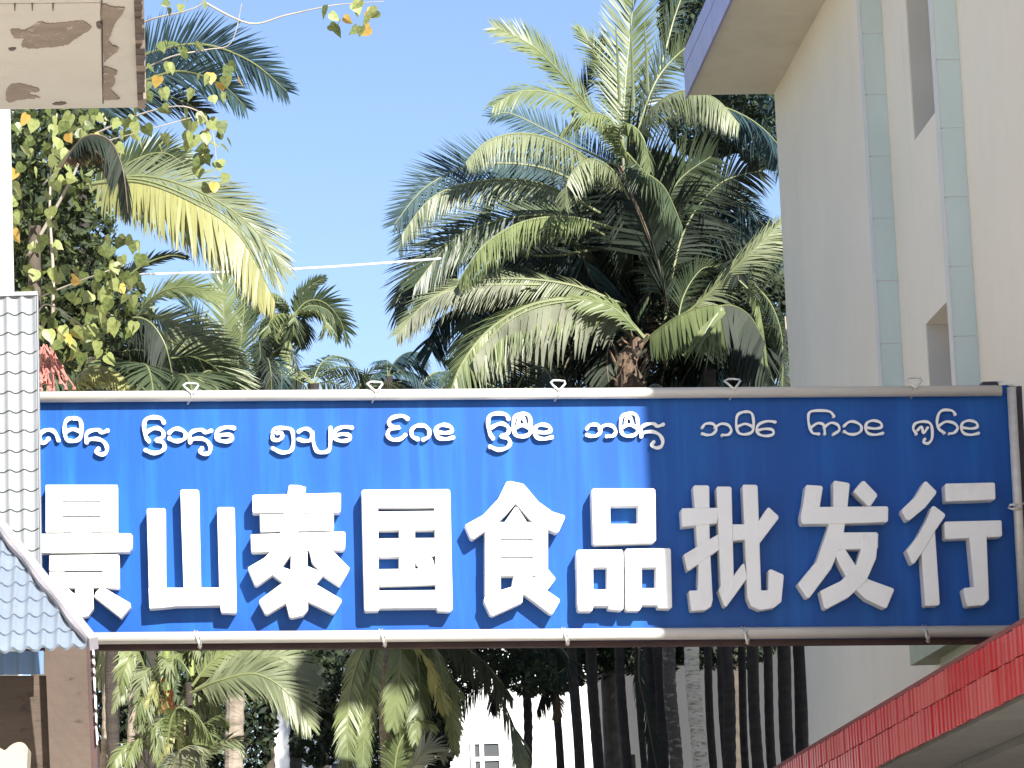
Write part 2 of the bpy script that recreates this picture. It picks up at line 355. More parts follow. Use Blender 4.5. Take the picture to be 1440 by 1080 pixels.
# ---- raised characters: strokes measured in enlargements of the board
ZA, ZBm, ZC = (40, 660, 1440 / 460.), (480, 660, 3.0), (940, 660, 2.88)
def R4(x0, y0, x1, y1): return [(x0, y0), (x1, y0), (x1, y1), (x0, y1)]
CH = [
 (ZA, [R4(75, 68, 393, 139), R4(76, 145, 393, 205), R4(78, 211, 393, 276), R4(75, 69, 150, 277), R4(316, 69, 393, 277), R4(186, 250, 276, 300), [(-8, 284), (450, 281), (458, 292), (456, 345), (446, 362), (-8, 368)],
       [(92, 378), (395, 374), (399, 445), (90, 446)], [(92, 454), (399, 452), (401, 520), (94, 522)], R4(91, 379, 160, 521), R4(326, 377, 400, 521),
       [(205, 505), (285, 505), (286, 612), (262, 646), (205, 656), (192, 640), (182, 590), (160, 560), (205, 560)],
       [(150, 505), (215, 558), (150, 605), (60, 660), (25, 610), (100, 560)], [(322, 515), (447, 588), (452, 604), (408, 655), (289, 561), (296, 540)]]),
 (ZA, [[(520, 176), (528, 171), (598, 171), (604, 178), (606, 560), (532, 612)], [(668, 95), (674, 89), (745, 89), (751, 96), (760, 540), (683, 540)], [(830, 172), (836, 166), (903, 166), (908, 172), (917, 627), (910, 633), (848, 630), (843, 600), (840, 540)],
       [(528, 522), (846, 520), (850, 598), (650, 602), (600, 608), (532, 613)]]),
 (ZA, [[(1147, 68), (1190, 69), (1222, 78), (1216, 140), (1140, 140), (1140, 104)], [(985, 116), (994, 112), (1368, 103), (1376, 108), (1375, 184), (1368, 189), (992, 192), (986, 186)],
       [(1018, 197), (1344, 194), (1345, 262), (1338, 268), (1024, 274), (1020, 268)], [(978, 286), (1390, 273), (1396, 282), (1394, 348), (1388, 355), (986, 364), (980, 356)],
       [(1128, 120), (1212, 120), (1205, 200), (1184, 285), (1105, 288), (1122, 220)],
       [(1085, 340), (1180, 340), (1125, 418), (1078, 462), (1006, 512), (996, 508), (965, 432), (1040, 388)], [(1232, 340), (1325, 340), (1365, 385), (1414, 434), (1410, 448), (1372, 514), (1292, 462), (1248, 408)],
       [(1155, 362), (1162, 356), (1222, 356), (1228, 364), (1231, 618), (1210, 642), (1160, 653), (1148, 648), (1134, 590), (1152, 560)],
       [(1150, 440), (1160, 510), (1120, 500), (1072, 462), (1118, 430)], [(1228, 425), (1305, 458), (1265, 505), (1228, 500)],
       [(1150, 490), (1150, 580), (1052, 638), (1040, 634), (1014, 582), (1020, 572), (1110, 505)], [(1230, 480), (1262, 503), (1376, 570), (1379, 582), (1348, 634), (1336, 633), (1232, 583)]]),
 (ZBm, [[(85, 92), (92, 86), (452, 83), (459, 90), (460, 160), (88, 160)], [(86, 100), (154, 100), (160, 586), (158, 597), (105, 599), (97, 592)], [(392, 100), (460, 100), (470, 590), (460, 600), (408, 598), (400, 585)],
       [(154, 178), (394, 175), (394, 254), (156, 256)], [(160, 291), (394, 289), (394, 366), (160, 369)], R4(244, 200, 311, 470), [(158, 421), (398, 418), (402, 484), (162, 492)], [(100, 512), (402, 509), (468, 509), (470, 570), (405, 583), (165, 586), (104, 598)],
       [(314, 360), (372, 364), (386, 378), (392, 400), (398, 420), (330, 420), (314, 398)]]),
 (ZBm, [[(697, 52), (712, 49), (765, 60), (735, 146), (700, 186), (662, 222), (606, 262), (556, 296), (546, 290), (522, 234), (598, 192), (660, 126)], [(706, 56), (768, 61), (782, 76), (832, 136), (890, 178), (942, 194), (944, 204), (918, 262), (908, 268), (868, 252), (800, 215), (736, 146)],
       [(733, 158), (742, 158), (782, 220), (782, 240), (690, 240), (690, 220)], R4(606, 222, 868, 294), R4(606, 300, 870, 369), R4(607, 376, 872, 448), R4(606, 250, 673, 532), R4(808, 250, 872, 450),
       [(604, 538), (676, 508), (722, 494), (768, 520), (764, 562), (640, 618), (628, 612), (602, 556)], [(728, 448), (808, 446), (812, 470), (870, 512), (922, 548), (920, 560), (892, 610), (882, 610), (768, 524), (720, 488)],
       [(872, 420), (903, 458), (902, 466), (873, 506), (820, 500), (800, 462), (835, 446)]]),
 (ZBm, [[(1056, 86), (1064, 80), (1318, 80), (1325, 88), (1326, 152), (1056, 154)], [(1056, 100), (1134, 100), (1136, 314), (1072, 316), (1062, 308)], [(1252, 100), (1326, 100), (1328, 300), (1320, 306), (1252, 308)], [(1060, 230), (1327, 230), (1326, 302), (1318, 308), (1070, 317)],
       [(992, 346), (1000, 339), (1182, 338), (1189, 344), (1190, 412), (992, 414)], [(993, 360), (1062, 360), (1064, 578), (1058, 598), (1006, 598), (998, 590)], [(1122, 360), (1190, 360), (1190, 588), (1184, 595), (1128, 590), (1122, 560)], R4(996, 506, 1190, 576),
       [(1197, 342), (1204, 335), (1384, 332), (1391, 338), (1391, 412), (1197, 414)], [(1197, 360), (1268, 360), (1268, 578), (1258, 596), (1208, 596), (1200, 590)], [(1328, 360), (1391, 360), (1396, 580), (1390, 588), (1338, 586), (1328, 560)], R4(1199, 501, 1394, 573)]),
 (ZC, [[(100, 70), (106, 64), (158, 64), (166, 70), (168, 300), (180, 528), (174, 556), (150, 570), (98, 573), (92, 568), (82, 495), (88, 490), (118, 490), (122, 400), (112, 240)], [(52, 162), (58, 157), (198, 155), (202, 160), (198, 218), (56, 233)],
       [(62, 345), (202, 262), (206, 325), (84, 410), (76, 408)], [(195, 74), (200, 69), (250, 69), (256, 75), (266, 470), (236, 556), (226, 552), (204, 490), (212, 470)], [(255, 222), (316, 222), (316, 285), (255, 290)],
       [(262, 435), (300, 382), (308, 382), (320, 440), (236, 556), (228, 530)], [(300, 66), (306, 61), (355, 62), (362, 68), (376, 490), (404, 489), (406, 408), (416, 404), (464, 425), (468, 432), (458, 536), (430, 560), (372, 570), (336, 554), (320, 520)],
       [(362, 215), (402, 155), (410, 155), (446, 188), (446, 200), (368, 302)]]),
 (ZC, [[(556, 68), (562, 62), (620, 66), (626, 74), (612, 160), (560, 214), (536, 184), (546, 140)], [(590, 152), (885, 149), (891, 155), (890, 208), (884, 214), (700, 220), (545, 222), (538, 212), (536, 186)],
       [(668, 50), (675, 45), (730, 54), (735, 62), (726, 150), (706, 290), (660, 402), (572, 520), (560, 520), (524, 464), (600, 372), (645, 242), (668, 150)], [(750, 88), (784, 48), (794, 46), (844, 98), (846, 108), (820, 148), (808, 148)],
       [(705, 255), (842, 254), (850, 260), (850, 320), (685, 326), (690, 300)], [(785, 262), (851, 262), (842, 360), (802, 452), (728, 520), (642, 565), (632, 562), (615, 492), (702, 450), (760, 388), (782, 320)],
       [(716, 322), (760, 390), (810, 445), (912, 482), (914, 490), (886, 560), (876, 562), (800, 526), (740, 470), (690, 380), (676, 345), (692, 326)]]),
 (ZC, [[(1036, 50), (1046, 48), (1086, 88), (1084, 100), (1040, 155), (978, 206), (966, 206), (945, 172), (948, 160), (1000, 110)], [(1068, 150), (1078, 148), (1120, 180), (1121, 190), (1080, 250), (1045, 312), (996, 382), (986, 380), (964, 328), (1010, 270), (1048, 200)],
       [(1024, 320), (1080, 246), (1100, 544), (1094, 551), (1046, 553), (1040, 548)], [(1120, 62), (1126, 57), (1318, 53), (1323, 58), (1325, 118), (1320, 123), (1130, 130), (1124, 126)],
       [(1118, 216), (1124, 211), (1345, 206), (1350, 210), (1352, 268), (1346, 273), (1128, 283), (1121, 278)], [(1218, 262), (1289, 262), (1299, 528), (1278, 550), (1216, 555), (1208, 550), (1194, 486), (1200, 480), (1238, 476)]]),
]
labels = ['white raised character at the left end, partly hidden', 'white raised three-pronged character', 'white raised character of bars over splayed strokes', 'white raised box shaped character', 'white raised character with a pitched roof', 'white raised character of three stacked squares', 'shaded grey-white character just right of the shadow line', 'shaded grey-white character second from the right', 'shaded grey-white character at the right end']
for ci, (zz, strokes) in enumerate(CH):
    q = MB()
    for k, s_ in enumerate(strokes):
        th = TH + .0022 * ((k * 5) % 9)
        fr = [sg(zz[0] + x / zz[2], zz[1] + y / zz[2], th) for x, y in s_]
        q.prism(fr, V((0, th - .001 - .0004 * k, 0)))
    o = q.build('character', M['letter'], sign); o['label'] = labels[ci]
    bv = o.modifiers.new('bevel', 'BEVEL'); bv.width = .006; bv.segments = 2; bv.limit_method = 'ANGLE'; bv.angle_limit = R(45)

# ---- small round lettering, ribbons
def crom(P, closed=False, k=5):
    out = []; n = len(P)
    rng = range(n if closed else n - 1)
    for i in rng:
        if closed: a, b_, c_, d = P[(i - 1) % n], P[i], P[(i + 1) % n], P[(i + 2) % n]
        else: a, b_, c_, d = P[max(i - 1, 0)], P[i], P[i + 1], P[min(i + 2, n - 1)]
        for j in range(k):
            t = j / k
            out.append(tuple(.5 * ((2 * b_[m]) + (-a[m] + c_[m]) * t + (2 * a[m] - 5 * b_[m] + 4 * c_[m] - d[m]) * t * t + (-a[m] + 3 * b_[m] - 3 * c_[m] + d[m]) * t ** 3) for m in (0, 1)))
    if not closed: out.append(P[-1])
    return out
Z1, Z2, Z3 = (40, 560, 1440 / 460.), (480, 560, 3.0), (960, 560, 3.0)
def sh(P, dx, dy): return [(x + dx, y + dy) for x, y in P]
g_c = [(88, 178), (72, 196), (54, 190), (52, 160), (70, 143), (100, 140), (120, 155), (132, 184)]
g_8 = [(198, 88), (226, 95), (234, 130), (230, 168), (212, 186), (190, 188), (168, 180), (160, 150), (161, 112), (174, 92)]
g_8m = [(166, 146), (196, 136), (228, 146)]
g_s1 = [(256, 193), (255, 160), (272, 144), (306, 139), (324, 150), (348, 142)]
g_s2 = [(256, 188), (276, 180), (308, 180), (334, 194), (346, 220), (338, 242), (316, 247), (300, 236), (308, 222)]
g_k = [(596, 106), (582, 88), (545, 84), (516, 95), (509, 130), (518, 170), (530, 188)]
g_k2 = [(524, 146), (550, 133), (575, 133), (594, 150), (590, 172), (562, 184), (590, 192), (600, 214), (584, 234), (550, 241), (516, 228)]
g_o = [(620, 152), (640, 136), (666, 136), (690, 152), (690, 174), (668, 187), (640, 187), (620, 176)]
g_6 = [(905, 131), (870, 128), (836, 141), (826, 165), (838, 184), (868, 190), (896, 182), (892, 164), (862, 160), (832, 166)]
g_5 = [(1076, 150), (1086, 133), (1120, 131), (1154, 136), (1165, 160), (1165, 208), (1150, 234), (1114, 238), (1076, 220)]
g_5b = [(1096, 152), (1114, 152), (1116, 172), (1100, 184), (1076, 180), (1074, 166)]
g_u = [(1190, 146), (1215, 134), (1238, 140), (1248, 162), (1243, 183), (1215, 188), (1190, 180)]
g_u2 = [(1250, 150), (1256, 200), (1272, 234), (1300, 238), (1324, 226), (1330, 180), (1330, 130)]
g_3 = [(280, 86), (255, 74), (216, 82), (200, 100), (214, 119), (246, 122), (206, 130), (196, 155), (214, 174), (248, 172), (270, 155)]
g_n = [(322, 172), (299, 160), (298, 132), (320, 116), (350, 116), (370, 134), (368, 162), (346, 174)]
g_e = [(404, 142), (440, 146), (466, 139), (460, 120), (430, 112), (405, 122), (398, 145), (410, 166), (440, 172), (472, 165)]
g_82 = [(762, 66), (790, 72), (799, 105), (795, 148), (765, 161), (736, 154), (726, 120), (732, 80)]
g_82m = [(731, 126), (764, 114), (796, 126)]
g_82i = [(748, 110), (750, 88), (768, 84), (776, 108)]
g_2 = [(1036, 128), (1050, 113), (1080, 113), (1095, 135), (1080, 156), (1056, 160), (1036, 154)]
g_a = [(1090, 128), (1115, 113), (1145, 118), (1158, 140), (1146, 158), (1120, 160)]
g_t = [(638, 76), (620, 56), (570, 52), (538, 58), (530, 80), (534, 115), (548, 146), (575, 150)]
g_t2 = [(540, 125), (568, 106), (594, 112), (600, 150)]
g_t3 = [(598, 122), (625, 104), (654, 112), (660, 135), (636, 152)]
g_q = [(986, 150), (973, 130), (980, 108), (1006, 99), (1036, 101), (1051, 120), (1052, 168), (1036, 190), (1016, 186), (1022, 172)]
g_q2 = [(992, 134), (1008, 120), (1016, 146), (1034, 124)]
g_r = [(1150, 68), (1135, 52), (1100, 50), (1081, 65), (1073, 100), (1080, 128), (1104, 146)]
g_r2 = [(1082, 116), (1110, 99), (1145, 105), (1160, 125), (1146, 145), (1126, 149)]
WL, WS = 19, 12.5
words = [
 (Z1, WL, [[g_c], [(g_8, 1), g_8m], [g_s1, g_s2]]),
 (Z1, WL, [[g_k, g_k2], [g_o], [sh(g_s1, 456, 0), sh(g_s2, 456, -2)], [g_6]]),
 (Z1, WL - 1, [[g_5, g_5b], [g_u], [g_u2], [sh(g_6, 519, -2)]]),
 (Z2, WL - 1, [[g_3], [g_n], [g_e]]),
 (Z2, WL - 1, [[sh(g_k, 110, -20), sh(g_k2, 112, -24)], [(g_82, 1), g_82m, g_82i], [sh(g_e, 416, -1)]]),
 (Z2, WL - 3, [[g_2, g_a], [(sh(g_82, 452, -2), 1), sh(g_82m, 452, -2), sh(g_82i, 452, -2)], [sh(g_s1, 1010, -32), sh(g_s2, 1010, -38)]]),
 (Z3, WS, [[sh(g_2, -953, -5), sh(g_a, -953, -5)], [(sh(g_82, -500, -9), 1), sh(g_82m, -500, -6)], [sh(g_6, -514, -31)]]),
 (Z3, WS, [[g_t, g_t2, g_t3], [sh(g_o, 62, -36)], [sh(g_e, 373, -18)]]),
 (Z3, WS, [[g_q, g_q2], [g_r, g_r2], [sh(g_e, 777, -18)]]),
]
for zz, wd, glyphs in words:
    for strokes in glyphs:
        q = MB(); sk = 0
        for s_ in strokes:
            closed = isinstance(s_, tuple); P = s_[0] if closed else s_
            C = crom(P, closed); n = len(C); hw = wd / 2.0
            tb = .038 + sk * .0015; sk += 1
            L_, Rr = [], []
            for i in range(n):
                a = C[(i - 1) % n] if closed else C[max(i - 1, 0)]; b_ = C[(i + 1) % n] if closed else C[min(i + 1, n - 1)]
                dx, dy = b_[0] - a[0], b_[1] - a[1]; l = math.hypot(dx, dy) or 1
                h = hw * (.88 + .12 * math.cos(i * .7))
                nx, ny = -dy / l * h, dx / l * h
                tt = tb + .003 * i / n
                X0, Y0 = C[i]
                f = lambda u, v_, t_: sg(zz[0] + u / zz[2], zz[1] + v_ / zz[2], t_)
                L_.append((f(X0 + nx, Y0 + ny, tt), f(X0 + nx, Y0 + ny, .001))); Rr.append((f(X0 - nx, Y0 - ny, tt), f(X0 - nx, Y0 - ny, .001)))
            vs = []
            for i in range(n): vs += [L_[i][0], Rr[i][0], L_[i][1], Rr[i][1]]
            fs = []
            for i in range(n if closed else n - 1):
                j = (i + 1) % n; A, B = 4 * i, 4 * j
                fs += [(A, A + 1, B + 1, B), (A + 2, A, B, B + 2), (A + 1, A + 3, B + 3, B + 1)]
            q.add(vs, fs)
            if not closed:
                for e in (0, n - 1):        # rounded ends
                    X0, Y0 = C[e]; K = 10
                    o_ = [(X0 + hw * .98 * math.cos(2 * math.pi * k / K), Y0 + hw * .98 * math.sin(2 * math.pi * k / K)) for k in range(K)]
                    q.prism([sg(zz[0] + x / zz[2], zz[1] + y / zz[2], tb - .0012) for x, y in o_], V((0, tb - .003, 0)))
        q.build('small_letter', M['letter'], sign, fix=True)

# ------------------------------------------------------------------ overhead cable
cbl = MB(); a = at(180, 386, 34); b_ = at(620, 363.5, 35)
cbl.tube([a.lerp(b_, k / 8) - V((0, 0, .03 * math.sin(math.pi * k / 8))) for k in range(9)], .011, 6)
tag(cbl.build('overhead_cable', M['cable']), 'thin pale overhead cable strung across the sky between the palms', 'cable')

# ------------------------------------------------------------------ old building at the left
ob = empty('old_building', (-3.5, 20, 0), 'old plastered building at the left edge with a peeling canopy slab', 'building')
fr_ = at(197, 151, 18.0); Z0 = fr_.z
flc = atZ(-260, 158, Z0); nr = atZ(190, -60, Z0); nl = atZ(-260, -60, Z0)
s_ = MB(); s_.quadbox(fr_, flc, nl, nr, V((0, 0, .42))); s_.build('canopy_slab', M['plaster'], ob)
def soff(px, py, d=0): return atZ(px, py, Z0 - d)
def patch(pts, m, d=.006, nm='peeled_patch'):
    if nm == 'peeled_patch':
        rp_ = random.Random(len(pts)); C = crom([tuple(p) for p in pts], True, 7)
        pts = [(x + rp_.gauss(0, .55), y + rp_.gauss(0, .45)) for x, y in C]
    q = MB(); q.prism([soff(x, y, d) for x, y in pts], V((0, 0, d - .001))); return q.build(nm, m, ob)
# raised strip along the outer edge: thin render coat beside the seam
patch([(-200, -60), (140.5, -60), (140.5, 3), (-200, 7)], M['plaster'], .012, 'render_coat')
patch([(-200, 8), (140.5, 4.5), (144, 142), (143, 146), (-200, 150)], M['plaster'], .012, 'render_coat')
def pp(l): return [(x / 6., y / 6.) for x, y in l]
patch(pp([(858, 55), (960, 62), (1048, 70), (1030, 120), (1000, 165), (960, 215), (935, 290), (915, 345), (950, 385), (1000, 405), (975, 450), (900, 500), (880, 505), (870, 300)]), M['peel'])
patch(pp([(880, 570), (920, 578), (990, 605), (960, 650), (965, 700), (940, 760), (1000, 825), (990, 840), (880, 845), (865, 800), (872, 680)]), M['peel'])
patch(pp([(95, 250), (210, 255), (330, 190), (420, 200), (560, 190), (690, 180), (770, 235), (700, 290), (640, 325), (560, 380), (430, 400), (240, 410), (180, 385), (200, 330), (120, 320)]), M['peel'], .016)
patch(pp([(60, 745), (150, 705), (290, 735), (330, 770), (240, 790), (340, 825), (180, 840), (62, 860)]), M['peel'], .016)
patch(pp([(75, 415), (100, 405), (130, 408), (120, 425), (85, 430)]), M['peel_dark'], .016)
patch(pp([(440, 880), (500, 862), (560, 872), (520, 888)]), M['peel_dark'], .016)
patch(pp([(815, 200), (840, 185), (855, 215), (845, 245), (820, 235)]), M['peel_dark'], .017)
for x in (125, 272, 447): patch(pp([(x - 8, 30), (x + 8, 30), (x + 3, 95), (x - 3, 95)]), M['peel_dark'], .015, 'rust_stain')
# seam and broken edge moulding
patch([(141.5, -60), (143, -60), (146, 146), (144, 146)], M['peel_dark'], .003, 'seam')
eg = MB(); rr2 = random.Random(5); N = 26
for k in range(N):
    t0, t1 = k / N, (k + 1) / N
    a = fr_.lerp(nr, t0); b_ = fr_.lerp(nr, t1)
    wd_ = rr2.uniform(.018, .034); dz = rr2.uniform(-.03, .0)
    eg.quadbox(a + V((-.012, 0, dz)), b_ + V((-.012, 0, dz)), b_ + V((wd_, 0, dz)), a + V((wd_, 0, dz)), V((0, 0, .44 - dz)), rr2.choice((0, 0, 1)))
eg.build('broken_edge', [M['peel_dark'], M['peel']], ob)
# wall strip beyond the canopy
wq = MB(); a0, a1 = at(8.5, 150, 21.3), at(14, 450, 21.3)
wq.quadbox(V((a0.x - 4, 21.3, a1.z - 6)), V((a1.x + .04, 21.3, a1.z - 6)), V((a1.x, 21.3, a1.z)), V((a1.x - 4, 21.3, a1.z)), V((0, .5, 0)))
wq.quadbox(V((a0.x - 4, 21.3, a1.z + .001)), a1 + V((0, 0, .001)), a0 + V((-.01, 0, .8)), V((a0.x - 4, 21.3, a0.z + .8)), V((0, .5, 0)))
wq.build('wall', M['white'], ob)
wq = MB(); wq.box(-9, -3.3, -25, 17.2, 0, 9.5); wq.box(-9, -3.4, 22, 34, 0, 9.0); wq.build('bounce_wall', M['cream'], ob)  # unseen wall blocks, added to bounce warm light across the street
# lower brown wall and corner post
YP = 19.9
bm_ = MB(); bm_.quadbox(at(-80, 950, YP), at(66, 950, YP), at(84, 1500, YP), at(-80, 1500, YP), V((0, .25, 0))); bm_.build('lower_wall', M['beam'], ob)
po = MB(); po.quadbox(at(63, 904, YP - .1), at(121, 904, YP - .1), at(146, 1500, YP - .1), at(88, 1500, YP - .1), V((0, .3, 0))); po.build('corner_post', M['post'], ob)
po = MB(); po.quadbox(at(121.4, 904, YP - .06), at(130, 903, YP - .06), at(155, 1500, YP - .06), at(146.4, 1500, YP - .06), V((0, .26, 0))); po.build('corner_post', M['maroon'], ob)
q = MB(); rr3 = random.Random(9)
for k in range(22):
    y0 = 908 + k * 6.3; x0 = 129.3 + (y0 - 905) * .045
    if rr3.random() < .12: continue
    wv = rr3.uniform(1.0, 2.6)
    q.quadbox(at(x0, y0, YP - .09), at(x0 + wv, y0, YP - .09), at(x0 + wv + .3, y0 + 6.3, YP - .09), at(x0 + .3, y0 + 6.3, YP - .09), V((0, .1, 0)))
q.build('white_edge', M['white'], ob)  # broken white strip along the post's right edge

# tile-effect sheets
def tilesheet(name, O, U, W_, NN, width, height, pu, pr, m, parent, clip=None, amp=.016, step=.022, sag=.018, sub=10):
    """O origin top-left, U right, W_ down, NN outward. rows with stepped wavy lower edges"""
    q = MB(); rows = int(math.ceil(height / pr)); cols = int(width / pu * sub)
    for r_ in range(rows):
        vs = []; K = 3
        ok = []
        for c_ in range(cols + 1):
            u = c_ * pu / sub; ph = 2 * math.pi * u / pu
            wv = math.cos(ph); prof = amp * (wv + .25 * math.cos(2 * ph))
            for k in range(K + 1):
                v_ = r_ * pr + pr * k / K + sag * wv * (-1)
                dn = prof + step * (k / K)
                vs.append(O + U * u + W_ * v_ + NN * dn)
            vs.append(O + U * u + W_ * (r_ * pr + pr - sag * wv) + NN * (prof - .004))
        S = K + 2; fs = []
        for c_ in range(cols):
            for k in range(K + 1):
                uc = (c_ + .5) * pu / sub; vc = r_ * pr + pr * min(k + .5, K) / K
                if clip and not clip(uc, vc): continue
                a = c_ * S + k; fs.append((a, a + S, a + S + 1, a + 1))
        q.add(vs, fs)
    return q.build(name, m, parent, smooth=False, fix=False)
YV = 20.9; sc_ = YV / F_PX
aw = empty('sheet_cladding', (-1.6, YV, 0), 'upright pale grey tile-effect metal sheet cladding beside the blue sign', 'cladding')
O = at(-70, 417, YV); U = (at(51.5, 413, YV) - at(-70, 417, YV)); wdt = U.length; U.normalize(); Wd = (at(58, 900, YV) - at(51.5, 413, YV)); hgt = Wd.length; Wd.normalize()
NN = -V((0, 1, 0))
tilesheet('roof_sheet', O, U, Wd, NN, wdt, hgt, 20.3 * sc_, 28.3 * sc_, M['sheet_w'], aw, amp=.009, step=.011, sag=.0065)
q = MB(); q.quadbox(O + V((0, .03, .0)), O + U * wdt + V((0, .03, 0)), O + U * wdt + Wd * hgt + V((0, .03, 0)), O + Wd * hgt + V((0, .03, 0)), V((0, .05, 0))); q.build('backing', M['white'], aw)
q = MB(); q.quadbox(O + V((0, -.02, .012)), O + U * (wdt + .006) + V((0, -.02, .012)), O + U * (wdt + .006) + V((0, -.02, -.012)), O + V((0, -.02, -.012)), V((0, .09, 0))); q.build('top_cap', M['sheet_w'], aw)
q = MB(); q.quadbox(O + U * wdt + V((.001, -.012, 0)), O + U * (wdt + .006) + V((0.001, -.012, 0)), O + U * (wdt + .006) + Wd * hgt + V((0.001, -.012, 0)), O + U * wdt + Wd * hgt + V((.001, -.012, 0)), V((0, .09, 0))); q.build('edge_cap', M['sheet_w'], aw)

an = empty('metal_awning', (-1.6, 19.6, 0), 'pale blue-grey tile-effect sloping metal roof with diagonal capped edge, lower left', 'awning')
# plane of the slope: eave line nearer, rising backwards
YE = 19.0
e0, e1 = at(-90, 921, YE), at(131, 909, YE)
top0 = at(-90, 640, 20.6)
U2 = (e1 - e0).normalized(); dn = (e0 - top0); dn = (dn - U2 * dn.dot(U2)); H2 = dn.length; Wd2 = dn.normalized(); N2 = U2.cross(Wd2).normalized()
if N2.y > 0: N2 = -N2
O2 = e0 - Wd2 * H2; W2 = (e1 - e0).length
def onplane(px, py):   # intersection with slope plane
    d = ray(px, py); t = (O2 - CO).dot(N2) / d.dot(N2); return CO + d * t
vA, vB = onplane(-4, 741), onplane(127, 907)
def uv(p): q_ = p - O2; return q_.dot(U2), q_.dot(Wd2)
(ua, va), (ub, vb) = uv(vA), uv(vB)
clip = lambda u, v_: u < ua + (v_ - va) * (ub - ua) / (vb - va)
tilesheet('roof_sheet', O2, U2, Wd2, N2, W2, H2, 20.3 * sc_ * .95, H2 / round(H2 / (38 * sc_)), M['sheet_b'], an, clip, amp=.008, step=.012, sag=.008, sub=12)
# diagonal cap along the verge
dv = (vB - vA).normalized(); sd_ = dv.cross(N2).normalized()
if sd_.x < 0: sd_ = -sd_
A_ = vA - dv * 1.2
q = MB(); q.quadbox(A_ - sd_ * .012 + N2 * .055, vB + dv * .02 - sd_ * .012 + N2 * .055, vB + dv * .02 + sd_ * .038 + N2 * .05, A_ + sd_ * .038 + N2 * .05, -N2 * .075); q.build('verge_cap', M['verge'], an)
q = MB(); Lv = (vB - A_).length; n_ = 40
for k in range(n_):
    a = A_ + dv * Lv * k / n_; b_ = A_ + dv * Lv * (k + 1) / n_
    w0 = .012 + .006 * math.sin(k * .9); w1 = .012 + .006 * math.sin((k + 1) * .9)
    q.quadbox(a - sd_ * (.014 + w0) + N2 * .045, b_ - sd_ * (.014 + w1) + N2 * .045, b_ - sd_ * .013 + N2 * .056, a - sd_ * .013 + N2 * .056, -N2 * .03)
q.build('verge_lip', M['verge'], an)
# lower blue strip hanging under the eave
O3 = at(-80, 918, YP - .16); U3 = (at(62, 915, YP - .16) - O3); w3 = U3.length; U3.normalize()
D3 = (at(-80, 951, YP - .16) - O3)
tilesheet('eave_strip', O3, U3, D3.normalized(), -V((0, 1, 0)), w3, D3.length, 20.3 * sc_, D3.length, M['sheet_b2'], an, amp=.009, step=0, sag=0)
# cream wavy tile end in the bottom corner
YQ = 18.4
top = crom([(-30, 1058), (-14, 1050), (0, 1052), (7, 1055), (14, 1049), (22, 1044.5), (31, 1044), (38, 1050), (38.5, 1060), (37, 1090), (36, 1140)])
pts = [at(x, y, YQ) for x, y in top] + [at(-30, 1140, YQ)]
q = MB(); q.prism(pts, V((0, .3, 0))); o = q.build('wavy_awning_end', mat('cream_sheet', (.32, .28, .21), .5, var=.1, scale=5))
tag(o, 'cream wavy sheet end poking into the bottom left corner', 'awning')

